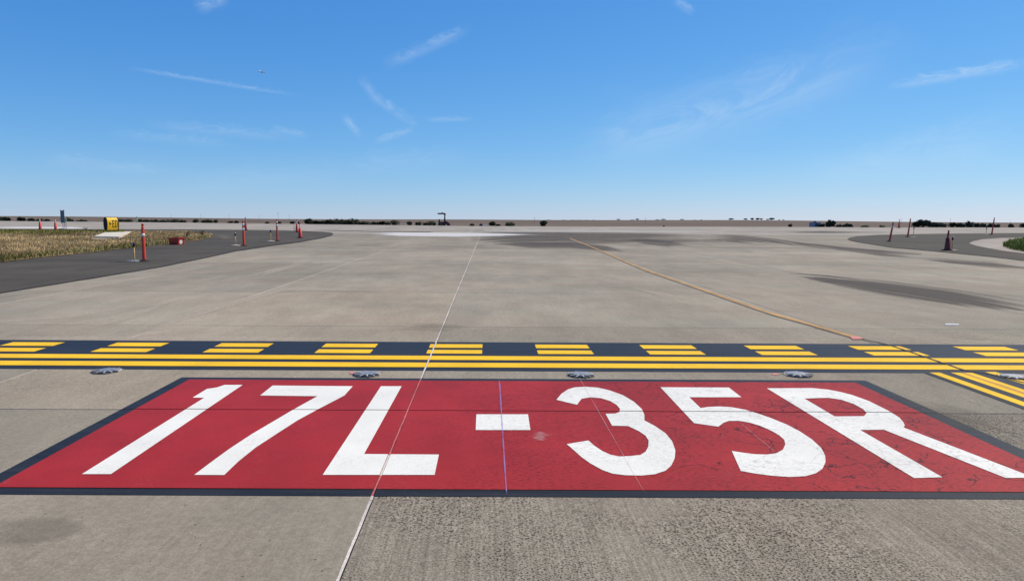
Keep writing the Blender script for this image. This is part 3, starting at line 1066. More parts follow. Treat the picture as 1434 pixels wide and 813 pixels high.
def make_cone(label, loc, h, group, white=True, dark=False):
    body = M['coneshaded'] if dark else M['conered']
    t = thing('traffic_cone', label, 'traffic cone', loc, group)
    bm = bmesh.new()
    box(bm, -0.2, 0.2, -0.2, 0.2, 0.006, 0.05)
    obj('rubber_base', bm, M['rubber'], t)
    obj('cone_body', lathe([(0.165, 0.05), (0.15, 0.09), (0.105, h * 0.62), (0.062, h * 0.635), (0.045, h * 0.9), (0.030, h * 0.915)], 18), body, t, True)
    obj('grab_knob', lathe([(0.030, h * 0.91), (0.030, h * 0.93), (0.046, h * 0.945), (0.046, h * 0.98), (0.03, h)], 14), body, t, True)
    if white:
        obj('reflective_collar', lathe([(0.0625, h * 0.645), (0.0535, h * 0.765)], 18), M['band'], t, True)
        obj('reflective_collar', lathe([(0.0535, h * 0.775), (0.0475, h * 0.885)], 18), M['band'], t, True)
    return t


GC = 'tall red traffic cones'
make_cone('left one of two red white collared cones at far left', P(56.5, 321.3), hgt(56, 321.3, 305.0), GC)
make_cone('right one of two far left cones, nearer the grey sign', P(78, 321.8), hgt(78, 321.8, 305.6), GC)
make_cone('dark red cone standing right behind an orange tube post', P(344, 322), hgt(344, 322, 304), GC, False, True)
make_cone('red cone, rear one of the two overlapping cones at the shoulder tip', P(416, 325.3), hgt(416, 325.3, 307.8), GC)
make_cone('red cone, front one of the two overlapping cones at the shoulder tip', P(420.5, 333.2), hgt(420, 333.2, 312.6), GC)
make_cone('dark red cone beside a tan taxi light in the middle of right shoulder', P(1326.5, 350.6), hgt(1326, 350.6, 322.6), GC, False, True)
make_cone('small distant red cone on the runway behind the two leaning posts', Vector((px_at(1259.5, 112), 112, ground_z(px_at(1259.5, 112), 112))), 1.45, GC, False)


def make_light(label, loc, h, group):
    t = thing('taxi_edge_light', label, 'edge light', loc, group)
    obj('base_pad', lathe([(0.27, 0.008), (0.27, 0.03), (0.12, 0.045), (0.06, 0.06)], 20), M['pad'], t)
    obj('stem', lathe([(0.034, 0.06), (0.024, 0.12), (0.024, h * 0.80)], 12), M['tanpole'], t, True)
    obj('lamp_head', lathe([(0.034, h * 0.76), (0.045, h * 0.80), (0.048, h * 0.84)], 14), M['rubber'], t, True)
    obj('blue_lens', lathe([(0.043, h * 0.84), (0.043, h * 0.93), (0.030, h * 0.985), (0.010, h)], 14), M['blueglass'], t, True)
    return t


GL_ = 'blue topped taxiway edge lights'
make_light('blue topped edge light left of the nearest orange post beside the grass', P(188.5, 366), hgt(188, 366, 339.5), GL_)
make_light('blue topped edge light left of the orange post that hides a cone', P(330, 344), hgt(330, 344, 325.8), GL_)
make_light('blue topped edge light left of the lone orange post', P(379.3, 337.8), hgt(379, 337.8, 321.8), GL_)
make_light('dark edge light left of the two overlapping cones', P(412, 325.3), hgt(412, 325.3, 309.6), GL_)
make_light('dark edge light right of the two leaning posts', P(1279, 331.8), hgt(1279, 331.8, 317.5), GL_)
make_light('blue topped edge light right of the dark red cone on the right shoulder', P(1333, 350.6), hgt(1333, 350.6, 331.5), GL_)
make_light('dark edge light left of the slim farthest right post', P(1381, 327.6), hgt(1381, 327.6, 318.5), GL_)

# ------------------------------------------------------------------ red tub
p = P(247.5, 342.4)
tub = thing('red_tub', 'open red plastic tub with a white round mark at the grass edge', 'tub', p)
bm = bmesh.new()


def tub_ring(hw, hd, z):
    return [bm.verts.new((x, y, z)) for x, y in ((-hw, -hd), (hw, -hd), (hw, hd), (-hw, hd))]


rr = [tub_ring(0.32, 0.225, 0.008), tub_ring(0.355, 0.26, 0.40), tub_ring(0.33, 0.235, 0.40), tub_ring(0.30, 0.205, 0.05)]
for a, b in zip(rr, rr[1:]):
    for k in range(4):
        bm.faces.new((a[k], a[(k + 1) % 4], b[(k + 1) % 4], b[k]))
bm.faces.new(rr[0][::-1])
bm.faces.new(rr[-1])
obj('tub_body', bm, M['tub'], tub)
bm = bmesh.new()
for x0, x1, y0, y1 in ((-0.385, 0.385, -0.29, -0.262), (-0.385, 0.385, 0.262, 0.29), (-0.385, -0.357, -0.262, 0.262), (0.357, 0.385, -0.262, 0.262)):
    box(bm, x0, x1, y0, y1, 0.355, 0.415)
obj('rim', bm, M['tub'], tub)
bm = lathe([(0.125, 0.0), (0.125, 0.006)], 20, None, 0, 0, 'y')
bmesh.ops.transform(bm, matrix=Matrix.Translation((0.338, -0.03, 0.165)) @ Matrix.Rotation(R(90), 4, 'Z') @ Matrix.Rotation(R(5), 4, 'X'), verts=bm.verts)
obj('round_mark', bm, M['band'], tub)
tub.rotation_euler = (0, 0, R(-18))

# ------------------------------------------------------------------ yellow guidance sign
def glyph_strip(outline_list):
    return outline_list


p = P(156.5, 326.4)
Ys = p.y
k = Ys / F
gs = thing('guidance_sign', 'yellow curved taxiway sign with dark arrow and letters ED on a white pad', 'airfield sign', p)
gs.rotation_euler = (0, 0, R(54))
hw, hh, dp = 0.47, 0.565, 0.31       # half width, half height, half depth
zc0 = 0.16 + hh
prof = []
for i in range(29):
    a = 2 * math.pi * i / 28
    prof.append((dp * math.copysign(abs(math.cos(a)) ** 0.75, math.cos(a)), zc0 + hh * math.copysign(abs(math.sin(a)) ** 0.85, math.sin(a))))
prof = prof[:-1]
bm = bmesh.new()
prism(bm, prof, 'x', -hw, hw)
obj('sign_face', bm, M['signyellow'], gs)
for sx in (-1, 1):
    bm = bmesh.new()
    pr = [(a * 1.04, zc0 + (b - zc0) * 1.03) for a, b in prof]
    prism(bm, pr, 'x', sx * hw, sx * (hw + 0.07))
    obj('end_cap', bm, M['signblack'], gs)
for i in range(4):
    x = -0.36 + i * 0.24
    bm = bmesh.new()
    box(bm, x - 0.035, x + 0.035, -0.05, 0.05, 0.0, 0.22)
    obj('leg', bm, M['rubber'], gs)


def face_y(z):
    s = max(-1, min(1, (z - zc0) / hh))
    sa = abs(s) ** (1 / 0.85)
    return -dp * max(0.0, (1 - sa * sa)) ** (0.375) - 0.006


def legend(name, polys):
    """flat lettering laid on the curved face, in face coordinates (x, z)"""
    bm = bmesh.new()
    for pl in polys:
        pl = [(a_ * hw / 0.66, b_) for a_, b_ in pl]
        # cut into thin rows so that it follows the curve
        for t in tessellate_polygon([[Vector((a, b, 0)) for a, b in pl]]):
            tri = [pl[i] for i in t]
            z0, z1 = min(q[1] for q in tri), max(q[1] for q in tri)
            n = max(1, int((z1 - z0) / 0.04))
            for r in range(n):
                c = clip_rect(tri, (-9, 9, z0 + (z1 - z0) * r / n, z0 + (z1 - z0) * (r + 1) / n))
                if len(c) >= 3:
                    bm.faces.new([bm.verts.new((q[0], face_y(q[1]), q[1])) for q in c])
    bmesh.ops.remove_doubles(bm, verts=bm.verts, dist=1e-4)
    for f in bm.faces:
        f.normal_update()
        if f.normal.y > 0:
            f.normal_flip()
    o = obj(name, bm, M['maroon'], gs)
    return o


z = zc0
legend('arrow', [[(-0.44, z + 0.20), (-0.36, z + 0.10), (-0.17, z + 0.02), (-0.34, z - 0.10), (-0.39, z - 0.24), (-0.44, z - 0.02)]])
def bx2(x0, x1, z0, z1):
    return [(x0, z0), (x1, z0), (x1, z1), (x0, z1)]
legend('letter', [bx2(-0.06, 0.02, z - 0.30, z + 0.32), bx2(0.02, 0.19, z + 0.24, z + 0.32), bx2(0.02, 0.16, z - 0.03, z + 0.05), bx2(0.02, 0.19, z - 0.30, z - 0.22)])
legend('letter', [bx2(0.27, 0.35, z - 0.30, z + 0.32), bx2(0.35, 0.46, z + 0.24, z + 0.32), bx2(0.35, 0.46, z - 0.30, z - 0.22),
                  [(0.46, z + 0.32), (0.46, z + 0.24), (0.50, z + 0.18), (0.50, z - 0.16), (0.46, z - 0.22), (0.46, z - 0.30), (0.58, z - 0.20), (0.58, z + 0.22)]])
bm = poly_bm([[xy([(131, 333.0), (148, 326.6), (184, 325.6), (167, 333.6)])]], 0.01)
r = bmesh.ops.extrude_face_region(bm, geom=list(bm.faces))
bmesh.ops.translate(bm, verts=[v for v in r['geom'] if isinstance(v, bmesh.types.BMVert)], vec=(0, 0, 0.11))
bmesh.ops.recalc_face_normals(bm, faces=bm.faces)
pad = obj('sign_pad', bm, M['white_pad'])
tag(pad, 'white concrete pad in the dry grass under the yellow sign', 'concrete pad')
gs.location.z += 0.12

# ------------------------------------------------------------------ grey sign on legs, sandbag, green markers
p = P(89, 323)
gz = thing('grey_sign', 'narrow grey sign panel on two thin legs seen nearly edge on beside red cones', 'sign', p)
k = p.y / F
H2 = (323 - 293.5) * k
bm = bmesh.new()
box(bm, -0.17, 0.15, -0.02, 0.02, H2 * 0.38, H2 * 0.955)
obj('panel', bm, M['greymetal'], gz)
for x, zt in ((-0.175, H2 * 0.985), (0.165, H2)):
    bm = bmesh.new()
    box(bm, x - 0.03, x + 0.03, -0.045, -0.0215, H2 * 0.36, zt)
    obj('upright', bm, M['greymetal'], gz)
for x in (-0.03, 0.15):
    obj('leg', bar(bmesh.new(), (x, 0.01, 0.02), (x, 0.01, H2 * 0.40), 0.028), M['greymetal'], gz)
p2 = P(86, 323.2)
bm = bmesh.new()
bmesh.ops.create_icosphere(bm, subdivisions=2, radius=1.0)
for v in bm.verts:
    v.co.x *= 0.33
    v.co.y *= 0.2
    v.co.z = 0.02 + (v.co.z * 0.12 + 0.11) * (1 + 0.2 * mnoise.noise(v.co * 5))
o = obj('sandbag', bm, M['rubber'], None, True)
o.location = p2
tag(o, 'small black sandbag at the foot of the grey sign', 'sandbag')
q = P(92.6, 320.8)
gm = thing('green_marker', 'short pale green marker right of the grey sign panel', 'marker', q)
kk = q.y / F
bm = bmesh.new()
prism(bm, [(-0.10, 9.5 * kk), (0.06, 9.5 * kk), (0.14, 13 * kk), (-0.02, 16 * kk)], 'y', -0.015, 0.015)
obj('marker_blade', bm, M['palegreen'], gm)
obj('stem', bar(bmesh.new(), (0.02, 0.02, 0), (0.02, 0.02, 10.5 * kk), 0.022), M['greymetal'], gm)
yy = crest_y(px_at(192, 130)) - 1
q = Vector((px_at(192.2, yy), yy, pz(yy)))
kk = yy / F
gm = thing('green_marker', 'pale green leaning marker post beyond the runway above the nearest orange post', 'marker', q)
bm = bmesh.new()
prism(bm, [(-0.07, 0.1), (0.11, 0.1), (0.0, 8.5 * kk), (-0.20, 8.5 * kk)], 'y', -0.02, 0.02)
obj('marker_blade', bm, M['palegreen'], gm)
bm = bmesh.new()
box(bm, -0.14, 0.16, -0.12, 0.12, 0.0, 0.1)
obj('foot', bm, M['greymetal'], gm)

# ------------------------------------------------------------------ red boom machine beyond the runway
YM = 150.0
q = Vector((px_at(622, YM), YM, ground_z(px_at(622, YM), YM)))
k = YM / F
mc = thing('boom_machine', 'dark red wheeled machine with raised hooked boom beyond the runway', 'construction machine', q)
base = q.z


def up(py, px=622):
    """height above the machine's foot of a photograph row"""
    d = pdir(px, py)
    return EYE + d.z / d.y * YM - base


bm = bmesh.new()
prism(bm, [((617 - 622) * k, 0.35), ((631 - 622) * k, 0.35), ((631 - 622) * k, up(314)), ((629 - 622) * k, up(311.6)), ((625.5 - 622) * k, up(309.4)), ((624 - 622) * k, up(309.2)), ((624 - 622) * k, up(312)), ((617 - 622) * k, up(312.6))], 'y', -0.55, 0.55)
obj('red_hood', bm, M['machine'], mc)
for sx in (616.6, 621.5, 628.2):
    for sy in (-1, 1):
        bm = lathe([(0.30, -0.11), (0.33, -0.07), (0.33, 0.07), (0.30, 0.11)], 16, None, (sx - 622) * k, 0.32, 'y')
        bmesh.ops.translate(bm, verts=bm.verts, vec=(0, sy * 0.67, 0))
        obj('wheel', bm, M['machine_dark'], mc)
bm = bmesh.new()
box(bm, (616.5 - 622) * k, (623.6 - 622) * k, -0.45, 0.45, up(312.7), up(310.4))
obj('cab', bm, M['machine_dark'], mc)
bm = bmesh.new()
prism(bm, [((613.4 - 622) * k, 0.05), ((615.6 - 622) * k, 0.05), ((616.4 - 622) * k, up(308)), ((615.6 - 622) * k, up(306.6)), ((614.6 - 622) * k, up(307.4))], 'y', -0.3, 0.3)
obj('front_mast', bm, M['machine_dark'], mc)
bm = bmesh.new()
prism(bm, [((621.6 - 622) * k, up(311)), ((624 - 622) * k, up(311)), ((623.6 - 622) * k, up(301)), ((622.2 - 622) * k, up(301))], 'y', -0.14, 0.14)
obj('boom', bm, M['machine_dark'], mc)
bm = bmesh.new()
prism(bm, [((622.0 - 622) * k, up(301.2)), ((624.2 - 622) * k, up(301.2)), ((624.2 - 622) * k, up(299.0)), ((622.8 - 622) * k, up(298.0)), ((613.0 - 622) * k, up(298.2)), ((613.0 - 622) * k, up(300.1)), ((621.4 - 622) * k, up(300.0))], 'y', -0.16, 0.16)
obj('jib', bm, M['machine'], mc)
bm = bmesh.new()
box(bm, (618.2 - 622) * k, (620 - 622) * k, -0.1, 0.1, up(298.1), up(297.3))
obj('jib_bracket', bm, M['machine_dark'], mc)

# white marker boards on the runway's far edge
yy = crest_y(px_at(679, 112)) - 0.5
wb = thing('marker_board', 'tiny low white board at the far runway edge right of the machine', 'marker', (px_at(679, yy), yy, pz(yy)))
bm = bmesh.new()
box(bm, -0.33, 0.33, -0.04, 0.04, 0.04, 0.20)
obj('board', bm, M['band'], wb)
bm = bmesh.new()
box(bm, -0.25, -0.15, -0.06, 0.06, 0.0, 0.04)
box(bm, 0.15, 0.25, -0.06, 0.06, 0.0, 0.04)
obj('feet', bm, M['greymetal'], wb)

# ------------------------------------------------------------------ grass
def inside(pt, poly):
    x, y = pt
    c = False
    j = len(poly) - 1
    for i in range(len(poly)):
        xi, yi = poly[i]
        xj, yj = poly[j]
        if (yi > y) != (yj > y) and x < (xj - xi) * (y - yi) / (yj - yi) + xi:
            c = not c
        j = i
    return c


def grass(name, poly_px, n, hmin, hmax, m, w=0.02, tuft=0.6, soil=True, seed=1, nearbias=True, avoid=None):
    rnd = random.Random(seed)
    poly = [tuple(p) for p in xy(poly_px)]
    x0, x1 = min(p[0] for p in poly), max(p[0] for p in poly)
    y0, y1 = min(p[1] for p in poly), max(p[1] for p in poly)
    verts, faces, tone = [], [], []
    c = 0
    tries = 0
    while c < n and tries < n * 30:
        tries += 1
        u = rnd.random()
        y = y0 + (y1 - y0) * (u ** (1.8 if nearbias else 1))
        x = rnd.uniform(x0, x1)
        if not (-90 < CX + x / y * F < W + 80) or not inside((x, y), poly):
            continue
        if avoid and inside((x, y), avoid):
            continue
        g = mnoise.noise(Vector((x * 0.55, y * 0.55, 2)))
        g2 = mnoise.noise(Vector((x * 0.12, y * 0.12, 9)))
        if g < -0.35 and rnd.random() < 0.6:
            continue
        h = rnd.uniform(hmin, hmax) * (1 + tuft * g)
        a = rnd.uniform(0, math.tau)
        lean = rnd.uniform(0.1, 0.7) * h
        la = rnd.uniform(0, math.tau)
        ww = w * (0.7 + y / 40)
        dx, dy = math.cos(a) * ww, math.sin(a) * ww
        z = pz(y) + 0.04
        i = len(verts)
        mx, my = x + math.cos(la) * lean * 0.35, y + math.sin(la) * lean * 0.35
        verts += [(x - dx, y - dy, z), (x + dx, y + dy, z), (mx + dx * .7, my + dy * .7, z + h * 0.6), (mx - dx * .7, my - dy * .7, z + h * 0.6), (x + math.cos(la) * lean, y + math.sin(la) * lean, z + h)]
        faces += [(i, i + 1, i + 2, i + 3), (i + 3, i + 2, i + 4)]
        tn = min(1, max(0, 0.45 + 0.7 * g + 1.0 * g2 + rnd.uniform(-0.35, 0.35)))
        tone += [tn] * 5
        c += 1
    me = bpy.data.meshes.new(name)
    me.from_pydata(verts, [], faces)
    at_ = me.attributes.new('tone', 'FLOAT', 'POINT')
    at_.data.foreach_set('value', tone)
    me.materials.append(m)
    o = link(bpy.data.objects.new(name, me))
    o['kind'] = 'stuff'
    return o


PADXY = [tuple(p_) for p_ in xy([(127, 337.5), (129, 333), (147, 326), (187, 325), (172, 336)])]
gpoly = [(-400, 434), (0, 367.5), (60, 361), (110, 355.5), (160, 350), (215, 344), (250, 340.5), (280, 336), (299, 331.5), (296, 329), (286, 326.6), (250, 325.2), (200, 325), (100, 324.4), (0, 323.6), (-400, 322.6)]
lg = obj('dry_verge', poly_bm([[xy(gpoly)]], 0.03), M['soil'], kind='structure')
g1 = grass('dry_grass', gpoly, 70000, 0.035, 0.17, M['drygrass'], 0.012, 0.8, avoid=PADXY)
tag(g1, 'dry straw coloured grass between the shoulder and runway at left', 'grass')
g3 = grass('green_grass', [(-100, 329), (60, 329.5), (125, 328), (175, 326.5), (170, 324.6), (60, 324), (-100, 323.5)], 9000, 0.10, 0.24, M['greengrass'], 0.012, 0.5, seed=5, nearbias=False)
tag(g3, 'greener grass strip at the back edge of the dry verge behind the white pad', 'grass')
g4 = grass('green_grass', [(-60, 377), (0, 368), (50, 362), (120, 354.5), (180, 348.5), (240, 341.5), (290, 334), (296, 331), (250, 337.5), (180, 345), (110, 352), (0, 362), (-60, 370)], 2600, 0.06, 0.20, M['greengrass'], 0.010, 0.6, seed=9)
tag(g4, 'olive weeds along the asphalt edge of the dry verge', 'weeds')
gr_poly = [(1404, 345), (1409, 342), (1420, 339), (1434, 336.6), (1560, 333), (1560, 372), (1434, 352.4), (1416, 349.4)]
obj('green_verge', poly_bm([[xy(gr_poly)]], 0.03), simple('green_verge_soil', (0.11, 0.115, 0.035), 0.95, 0.3, 2), kind='structure')
g2 = grass('green_grass', gr_poly, 9000, 0.12, 0.34, M['greengrass'], 0.013, 0.4, seed=3)
tag(g2, 'green grass patch at the right frame edge inside the pale verge', 'grass')
# a taller dry weed and tufts
def weed(label, px, py, h, n=26):
    p = P(px, py)
    rnd = random.Random(int(px))
    t = thing('dry_weed', label, 'weed', p)
    bm = bmesh.new()
    for i in range(n):
        a = rnd.uniform(0, math.tau)
        s = rnd.uniform(0.1, 0.45) * h
        bar(bm, (rnd.uniform(-.05, .05), rnd.uniform(-.05, .05), 0), (math.cos(a) * s, math.sin(a) * s, h * rnd.uniform(.5, 1)), 0.014, 0.006, 4)
    obj('stems', bm, simple('weed_stems', (0.13, 0.09, 0.05), 0.9, 0.2, 6), t)


weed('tall brown weed standing in the verge between the grey sign and yellow sign', 119.5, 325.5, 0.55)
weed('clump of brown weeds at the right tip of the dry verge', 283, 331.5, 0.55, 40)
weed('brown weed clump in the verge right of the red tub', 262, 333, 0.5, 34)

# ------------------------------------------------------------------ trees
def crown_mesh(seed, shape, n=800):
    rnd = random.Random(seed)
    verts, faces, tone = [], [], []
    lobes = [(Vector((rnd.uniform(-.28, .28), rnd.uniform(-.28, .28), rnd.uniform(-.16, .24))) * 1.0, rnd.uniform(.20, .34)) for _ in range(9)]
    if shape == 'wide':
        lobes = [(Vector((c.x * 1.5, c.y, c.z * 0.6)), r * 0.85) for c, r in lobes]
    for i in range(n):
        c, r = rnd.choice(lobes)
        d = Vector((rnd.gauss(0, 1), rnd.gauss(0, 1), rnd.gauss(0, 1))).normalized()
        p = c + d * r * rnd.uniform(0.55, 1.05)
        p.z = max(p.z, -0.44)
        s = rnd.uniform(0.035, 0.085)
        u = Vector((rnd.gauss(0, 1), rnd.gauss(0, 1), rnd.gauss(0, 1))).normalized()
        w = u.orthogonal().normalized()
        k = len(verts)
        verts += [tuple(p + u * s), tuple(p + w * s), tuple(p - u * s), tuple(p - w * s)]
        faces.append((k, k + 1, k + 2, k + 3))
        tone += [rnd.random()] * 4
    # scale so that the crown spans -0.5..0.5 across and 0..1 high
    xs = [v[0] for v in verts]
    zs = [v[2] for v in verts]
    sx, z0, z1 = max(xs) - min(xs), min(zs), max(zs)
    verts = [(v[0] / sx, v[1] / sx, 0.08 + 0.92 * (v[2] - z0) / (z1 - z0)) for v in verts]
    me = bpy.data.meshes.new('crown')
    me.from_pydata(verts, [], faces)
    at_ = me.attributes.new('tone', 'FLOAT', 'POINT')
    at_.data.foreach_set('value', tone)
    return me


def trunk_mesh():
    bm = bmesh.new()
    bar(bm, (0, 0, -0.1), (0, 0, 0.35), 0.045, 0.03, 6)
    for a in (0.3, 2.4, 4.5):
        bar(bm, (0, 0, 0.28), (0.22 * math.cos(a), 0.22 * math.sin(a), 0.62), 0.022, 0.008, 5)
    me = bpy.data.meshes.new('trunk')
    bm.to_mesh(me)
    bm.free()
    me.materials.append(M['bark'])
    return me


CROWNS = []
for sd, sh in ((1, 'round'), (2, 'wide'), (3, 'round'), (4, 'wide')):
    pair = []
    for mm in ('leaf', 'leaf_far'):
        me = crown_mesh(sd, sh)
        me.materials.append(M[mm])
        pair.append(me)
    CROWNS.append(pair)
TRUNK = trunk_mesh()


def tree(px, wpx, top, label, group=None, Y=330.0, base=None, name='tree', cat='tree', far=False):
    x = px_at(px, Y)
    z = ground_z(x, Y) - 0.05
    d = pdir(px, top)
    zt = EYE + d.z / d.y * Y
    h = max(zt - z, 0.8) * 1.12
    t = thing(name, label, cat, (x, Y, z), group, (0, 0, random.uniform(0, 6)))
    w = wpx / F * Y * 1.12
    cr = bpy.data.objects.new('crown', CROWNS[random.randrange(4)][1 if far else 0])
    link(cr, t)
    cr.scale = (w, w, h)
    tr = bpy.data.objects.new('trunk', TRUNK)
    link(tr, t)
    tr.scale = (w, w, h)
    return t


ORD = ('first', 'second', 'third', 'fourth', 'fifth', 'sixth', 'seventh', 'eighth', 'ninth', 'tenth', 'eleventh')


def between(pxs, marks, noun):
    """labels that place each of a row of alike things between the landmarks one can find"""
    out = []
    for px in pxs:
        i = max(k for k in range(len(marks)) if marks[k][0] <= px)
        mates = sorted(q for q in pxs if marks[i][0] <= q < marks[i + 1][0])
        span = 'between %s and %s' % (marks[i][1], marks[i + 1][1])
        out.append('only %s %s' % (noun, span) if len(mates) == 1 else '%s %s from left %s' % (ORD[mates.index(px)], noun, span))
    return out


GT = 'trees and bushes beyond the runway'
for a in [(432, 12, 306.8, 'dark round tree at left end of the long tree clump beyond the runway'),
          (462, 15, 307, 'tall dark tree in the left half of the long tree clump'),
          (475, 14, 306.6, 'dark tree next to the tallest in the long clump, right of it'),
          (487, 12, 307.4, 'dark tree in the middle of the long clump'),
          (496, 12, 306.4, 'dark tree ending the high part of the long clump'),
          (554, 12, 308.6, 'round tree alone right of the long clump'),
          (574.5, 8, 310.4, 'small round tree between the lone tree and the machine, left of two'),
          (586, 9, 310.6, 'small bush between two round trees left of the machine'),
          (604, 14, 309.3, 'broad round tree just left of the red machine'),
          (661, 7, 312.6, 'small grey bush midway right of the red machine'),
          (673.5, 5, 313, 'tiny dark bush just left of the white board'),
          (689.5, 10, 310.8, 'round dark bush right of the white board'),
          (697.5, 8, 313.4, 'low bush tucked between two round bushes right of the board'),
          (714, 18, 310.2, 'broad dark bush right of the white board, widest there'),
          (759.5, 11, 309.4, 'lone dark tree with pointed top near the picture centre'),
          (930, 3.5, 315, 'tiny lone bush at the right centre runway edge'),
          (1107, 5, 313.4, 'lone dark bush left of the blue grey shed'),
          (1163.5, 14, 308.4, 'big dark green tree right of the blue grey shed'),
          (1151, 10, 313.4, 'low bush between the shed and the big tree'),
          (1176, 9, 314, 'low bush right behind the big tree by the shed'),
          (1188, 13, 313, 'pale bush right of the low one by the big tree'),
          (1211.5, 10, 315.5, 'low dark shrub left of the leaning posts'),
          (1283, 9, 311, 'grey green bush left of the big tree at right'),
          (1294, 15, 308.3, 'big dark tree behind the leaning posts at right'),
          (1334, 9, 311.8, 'round tree above the dark red cone'),
          (1357.5, 14, 310.2, 'broad dark tree left of the slim right post'),
          (1368.5, 6, 313, 'small bush hugging the broad tree by the slim post'),
          (1416, 9, 313.6, 'small dark bush near the right frame edge'),
          (1433, 9, 312.6, 'dark bush cut by the right frame edge')]:
    tree(a[0], a[1], a[2], a[3], GT)
GH = 'low hedge shrubs in the long clump'
L_ = ((444, 13, 309.4), (453, 8, 309.2), (506, 11, 310), (515, 11, 310.4), (525, 12, 310.8), (534, 11, 310), (543, 10, 310.8), (596, 8, 311.6))
MK = [(432, 'the clump left end'), (500, 'the clump high part'), (554, 'the lone tree'), (700, 'the machine')]
for (px, w, t), lb in zip(L_, between([q[0] for q in L_], MK, 'low dark shrub')):
    tree(px, w, t, lb, GH, 335, name='shrub', cat='shrub')
GR_ = 'pale shrubs along the right tree row'
L_ = ((1306, 10, 311.6), (1314, 10, 312), (1321, 9, 312.4), (1342, 9, 312.6), (1349, 7, 312.8), (1377, 9, 312.6), (1388, 9, 313), (1396, 8, 313.8), (1235, 8, 315.4))
MK = [(1200, 'the shed tree'), (1250, 'the leaning posts'), (1327, 'the dark cone'), (1358, 'the broad tree'), (1389, 'the slim post'), (1440, 'the frame edge')]
for (px, w, t), lb in zip(L_, between([q[0] for q in L_], MK, 'grey green shrub')):
    tree(px, w, t, lb, GR_, 340, name='shrub', cat='shrub')
GW = 'hedgerow shrubs on the far left plain'
L_ = ((3, 14, 304.2), (12, 8, 304.8), (30, 9, 304.6), (44, 10, 306), (56, 9, 306.2), (66, 8, 306.4), (95, 9, 304.6), (101, 7, 306.4), (115, 13, 307.2), (170, 12, 307), (180, 11, 307), (196, 8, 307.6), (206, 10, 307.8), (216, 12, 307.6), (228, 11, 308), (238, 11, 307.4), (248, 11, 307.2), (256, 9, 308.2), (274, 8, 307), (285, 9, 308), (292, 11, 307.2), (302, 6, 308), (322, 8, 309.6), (331, 8, 309.2), (374, 6, 310.6), (391, 5, 310.4), (408, 7, 310), (417, 6, 310.4))
MK = [(0, 'the left edge'), (56.5, 'the left cone'), (89, 'the grey sign'), (156, 'the yellow sign'), (200, 'the nearest post'), (248, 'the red tub'), (341, 'the two banded post'), (388, 'the lone post'), (432, 'the tree clump')]
for (px, w, t), lb in zip(L_, between([q[0] for q in L_], MK, 'hedgerow shrub')):
    tree(px, w, t, lb, GW, 420, name='shrub', cat='shrub')
GD_ = 'distant trees on the far ridge'
L_ = ((768, 8, 308.6), (790, 7, 308.6), (803, 8, 308), (812, 9, 308.8), (822, 8, 309), (831, 5, 308.8), (866, 5, 306.6), (886, 5, 307.6), (893, 5, 306.2), (921, 5, 307.2), (929, 7, 306.4), (955, 5, 306.6), (973, 4, 307.8), (982, 4, 307.2), (1024, 7, 305.6), (1044, 6, 305.8), (1053, 6, 305.2), (1060, 6, 305.4), (1066, 4, 305.8), (1075, 4, 306.4), (1081, 6, 305.2), (1091, 3, 307.4), (1097, 3, 307.4))
MK = [(759, 'the pointed tree'), (840, 'the ridge gap'), (930.5, 'the tiny lone bush'), (1000, 'the hill crest'), (1063, 'the crest middle'), (1107, 'the lone dark bush')]
for (px, w, t), lb in zip(L_, between([q[0] for q in L_], MK, 'distant ridge tree')):
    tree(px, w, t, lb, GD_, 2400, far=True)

# ------------------------------------------------------------------ shed and power poles
Yb = 360.0
x = px_at(1142, Yb)
zb = ground_z(x, Yb)
sh = thing('shed', 'small blue grey shed with dark roof left of the big tree on the plain', 'shed', (x, Yb, zb))
k = Yb / F


def upz(py, px, Y):
    d = pdir(px, py)
    return EYE + d.z / d.y * Y


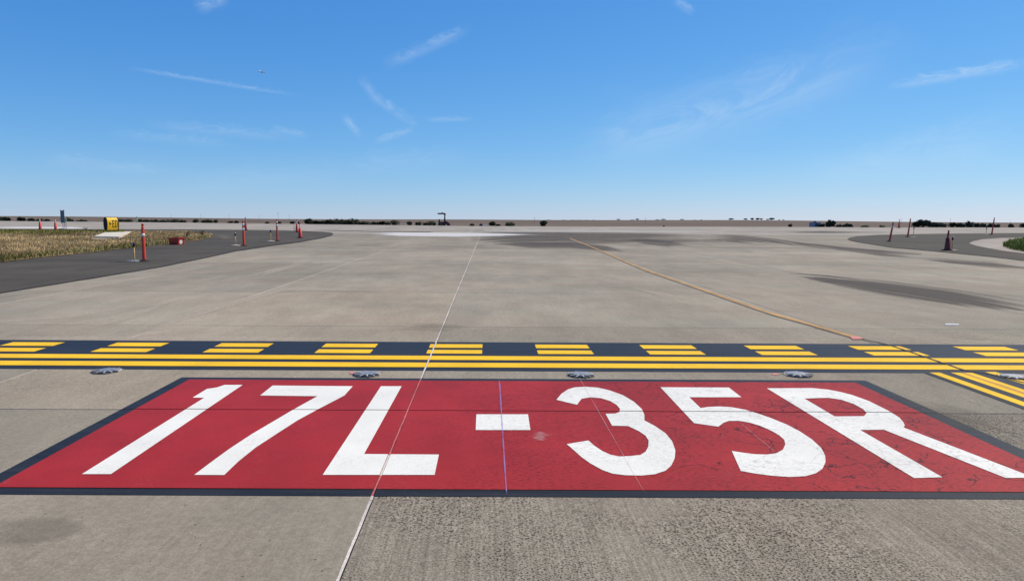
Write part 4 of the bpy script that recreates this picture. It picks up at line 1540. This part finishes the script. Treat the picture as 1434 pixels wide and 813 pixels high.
e = upz(311.2, 1142, Yb) - zb
rt = upz(309.0, 1142, Yb) - zb
bm = bmesh.new()
box(bm, -6 * k, 5.5 * k, -2, 2, -0.2, e)
obj('wall', bm, M['wall'], sh)
bm = bmesh.new()
prism(bm, [(-2.3, e + 0.003), (2.3, e + 0.003), (0, rt)], 'x', -0.8 * k, 6.0 * k)
obj('roof', bm, M['roofdark'], sh)
bm = bmesh.new()
box(bm, -1, 0.4, -2.05, -2.003, 0, e * 0.8)
obj('door', bm, M['roofdark'], sh)
pole0 = None
L_ = ((240, 299.5, 1300), (281.5, 300, 1300), (321, 300.5, 1300), (363, 301, 1300), (389.5, 297, 1000), (405, 301, 1300), (748.5, 304, 1000), (904, 304.5, 1000), (1262, 306, 1200), (1331, 306, 1200), (1415, 308, 1200))
MK = [(200, 'the nearest post'), (341, 'the two banded post'), (388, 'the lone post'), (618, 'the machine'), (760, 'the pointed tree'), (1200, 'the shed'), (1327, 'the dark cone'), (1440, 'the frame edge')]
for (px, top, dist), lb in zip(L_, between([q[0] for q in L_], MK, 'thin power pole')):
    x = px_at(px, dist)
    zg = ground_z(x, dist)
    h = upz(top, px, dist) - zg
    if pole0 is None:
        pole0 = thing('power_pole', lb, 'power pole', (x, dist, zg), 'thin power poles on the horizon')
        obj('pole', bar(bmesh.new(), (0, 0, 0), (0, 0, 10), 0.17, 0.11, 6), M['pole'], pole0)
        bm = bmesh.new()
        box(bm, -1.1, 1.1, -0.08, 0.08, 9.2, 9.4)
        obj('crossarm', bm, M['pole'], pole0)
        pole0.scale = (1, 1, h / 10)
    else:
        dup(pole0, (x, dist, zg), lb, (1, 1, h / 10))

# ------------------------------------------------------------------ airliner
d = pdir(367.5, 101)
dist = 2900
pl = thing('airplane', 'small white airliner flying in the blue sky at upper left', 'airplane', Vector((0, 0, EYE)) + d * dist)
bm = lathe([(0.2, -17), (1.2, -16), (1.9, -13), (2.0, 6), (1.5, 12), (0.5, 18)], 16, None, 0, 0, 'y')
obj('fuselage', bm, M['planewhite'], pl, True)
for s in (-1, 1):
    bm = bmesh.new()
    prism(bm, [(s * 1.6, -4), (s * 16, 5), (s * 16, 6.6), (s * 1.6, 2.5)], 'z', -1.1, -0.7)
    for v in bm.verts:
        v.co.z += 0.1 * abs(v.co.x)
    obj('wing', bm, M['planegrey'], pl)
    bm = bmesh.new()
    prism(bm, [(s * 0.8, 13.5), (s * 6, 17), (s * 6, 18.2), (s * 0.8, 17)], 'z', 0.6, 0.85)
    obj('tailplane', bm, M['planewhite'], pl)
    obj('engine', lathe([(0.9, -5.2), (1.05, -4.2), (0.7, -1)], 12, None, s * 5.4, -1.6, 'y'), M['planegrey'], pl)
bm = bmesh.new()
prism(bm, [(11.5, 1.2), (16, 6.8), (18.4, 6.8), (17.4, 0.6)], 'x', -0.2, 0.2)
obj('fin', bm, M['planewhite'], pl)
pl.rotation_euler = (R(8), R(-14), R(62))
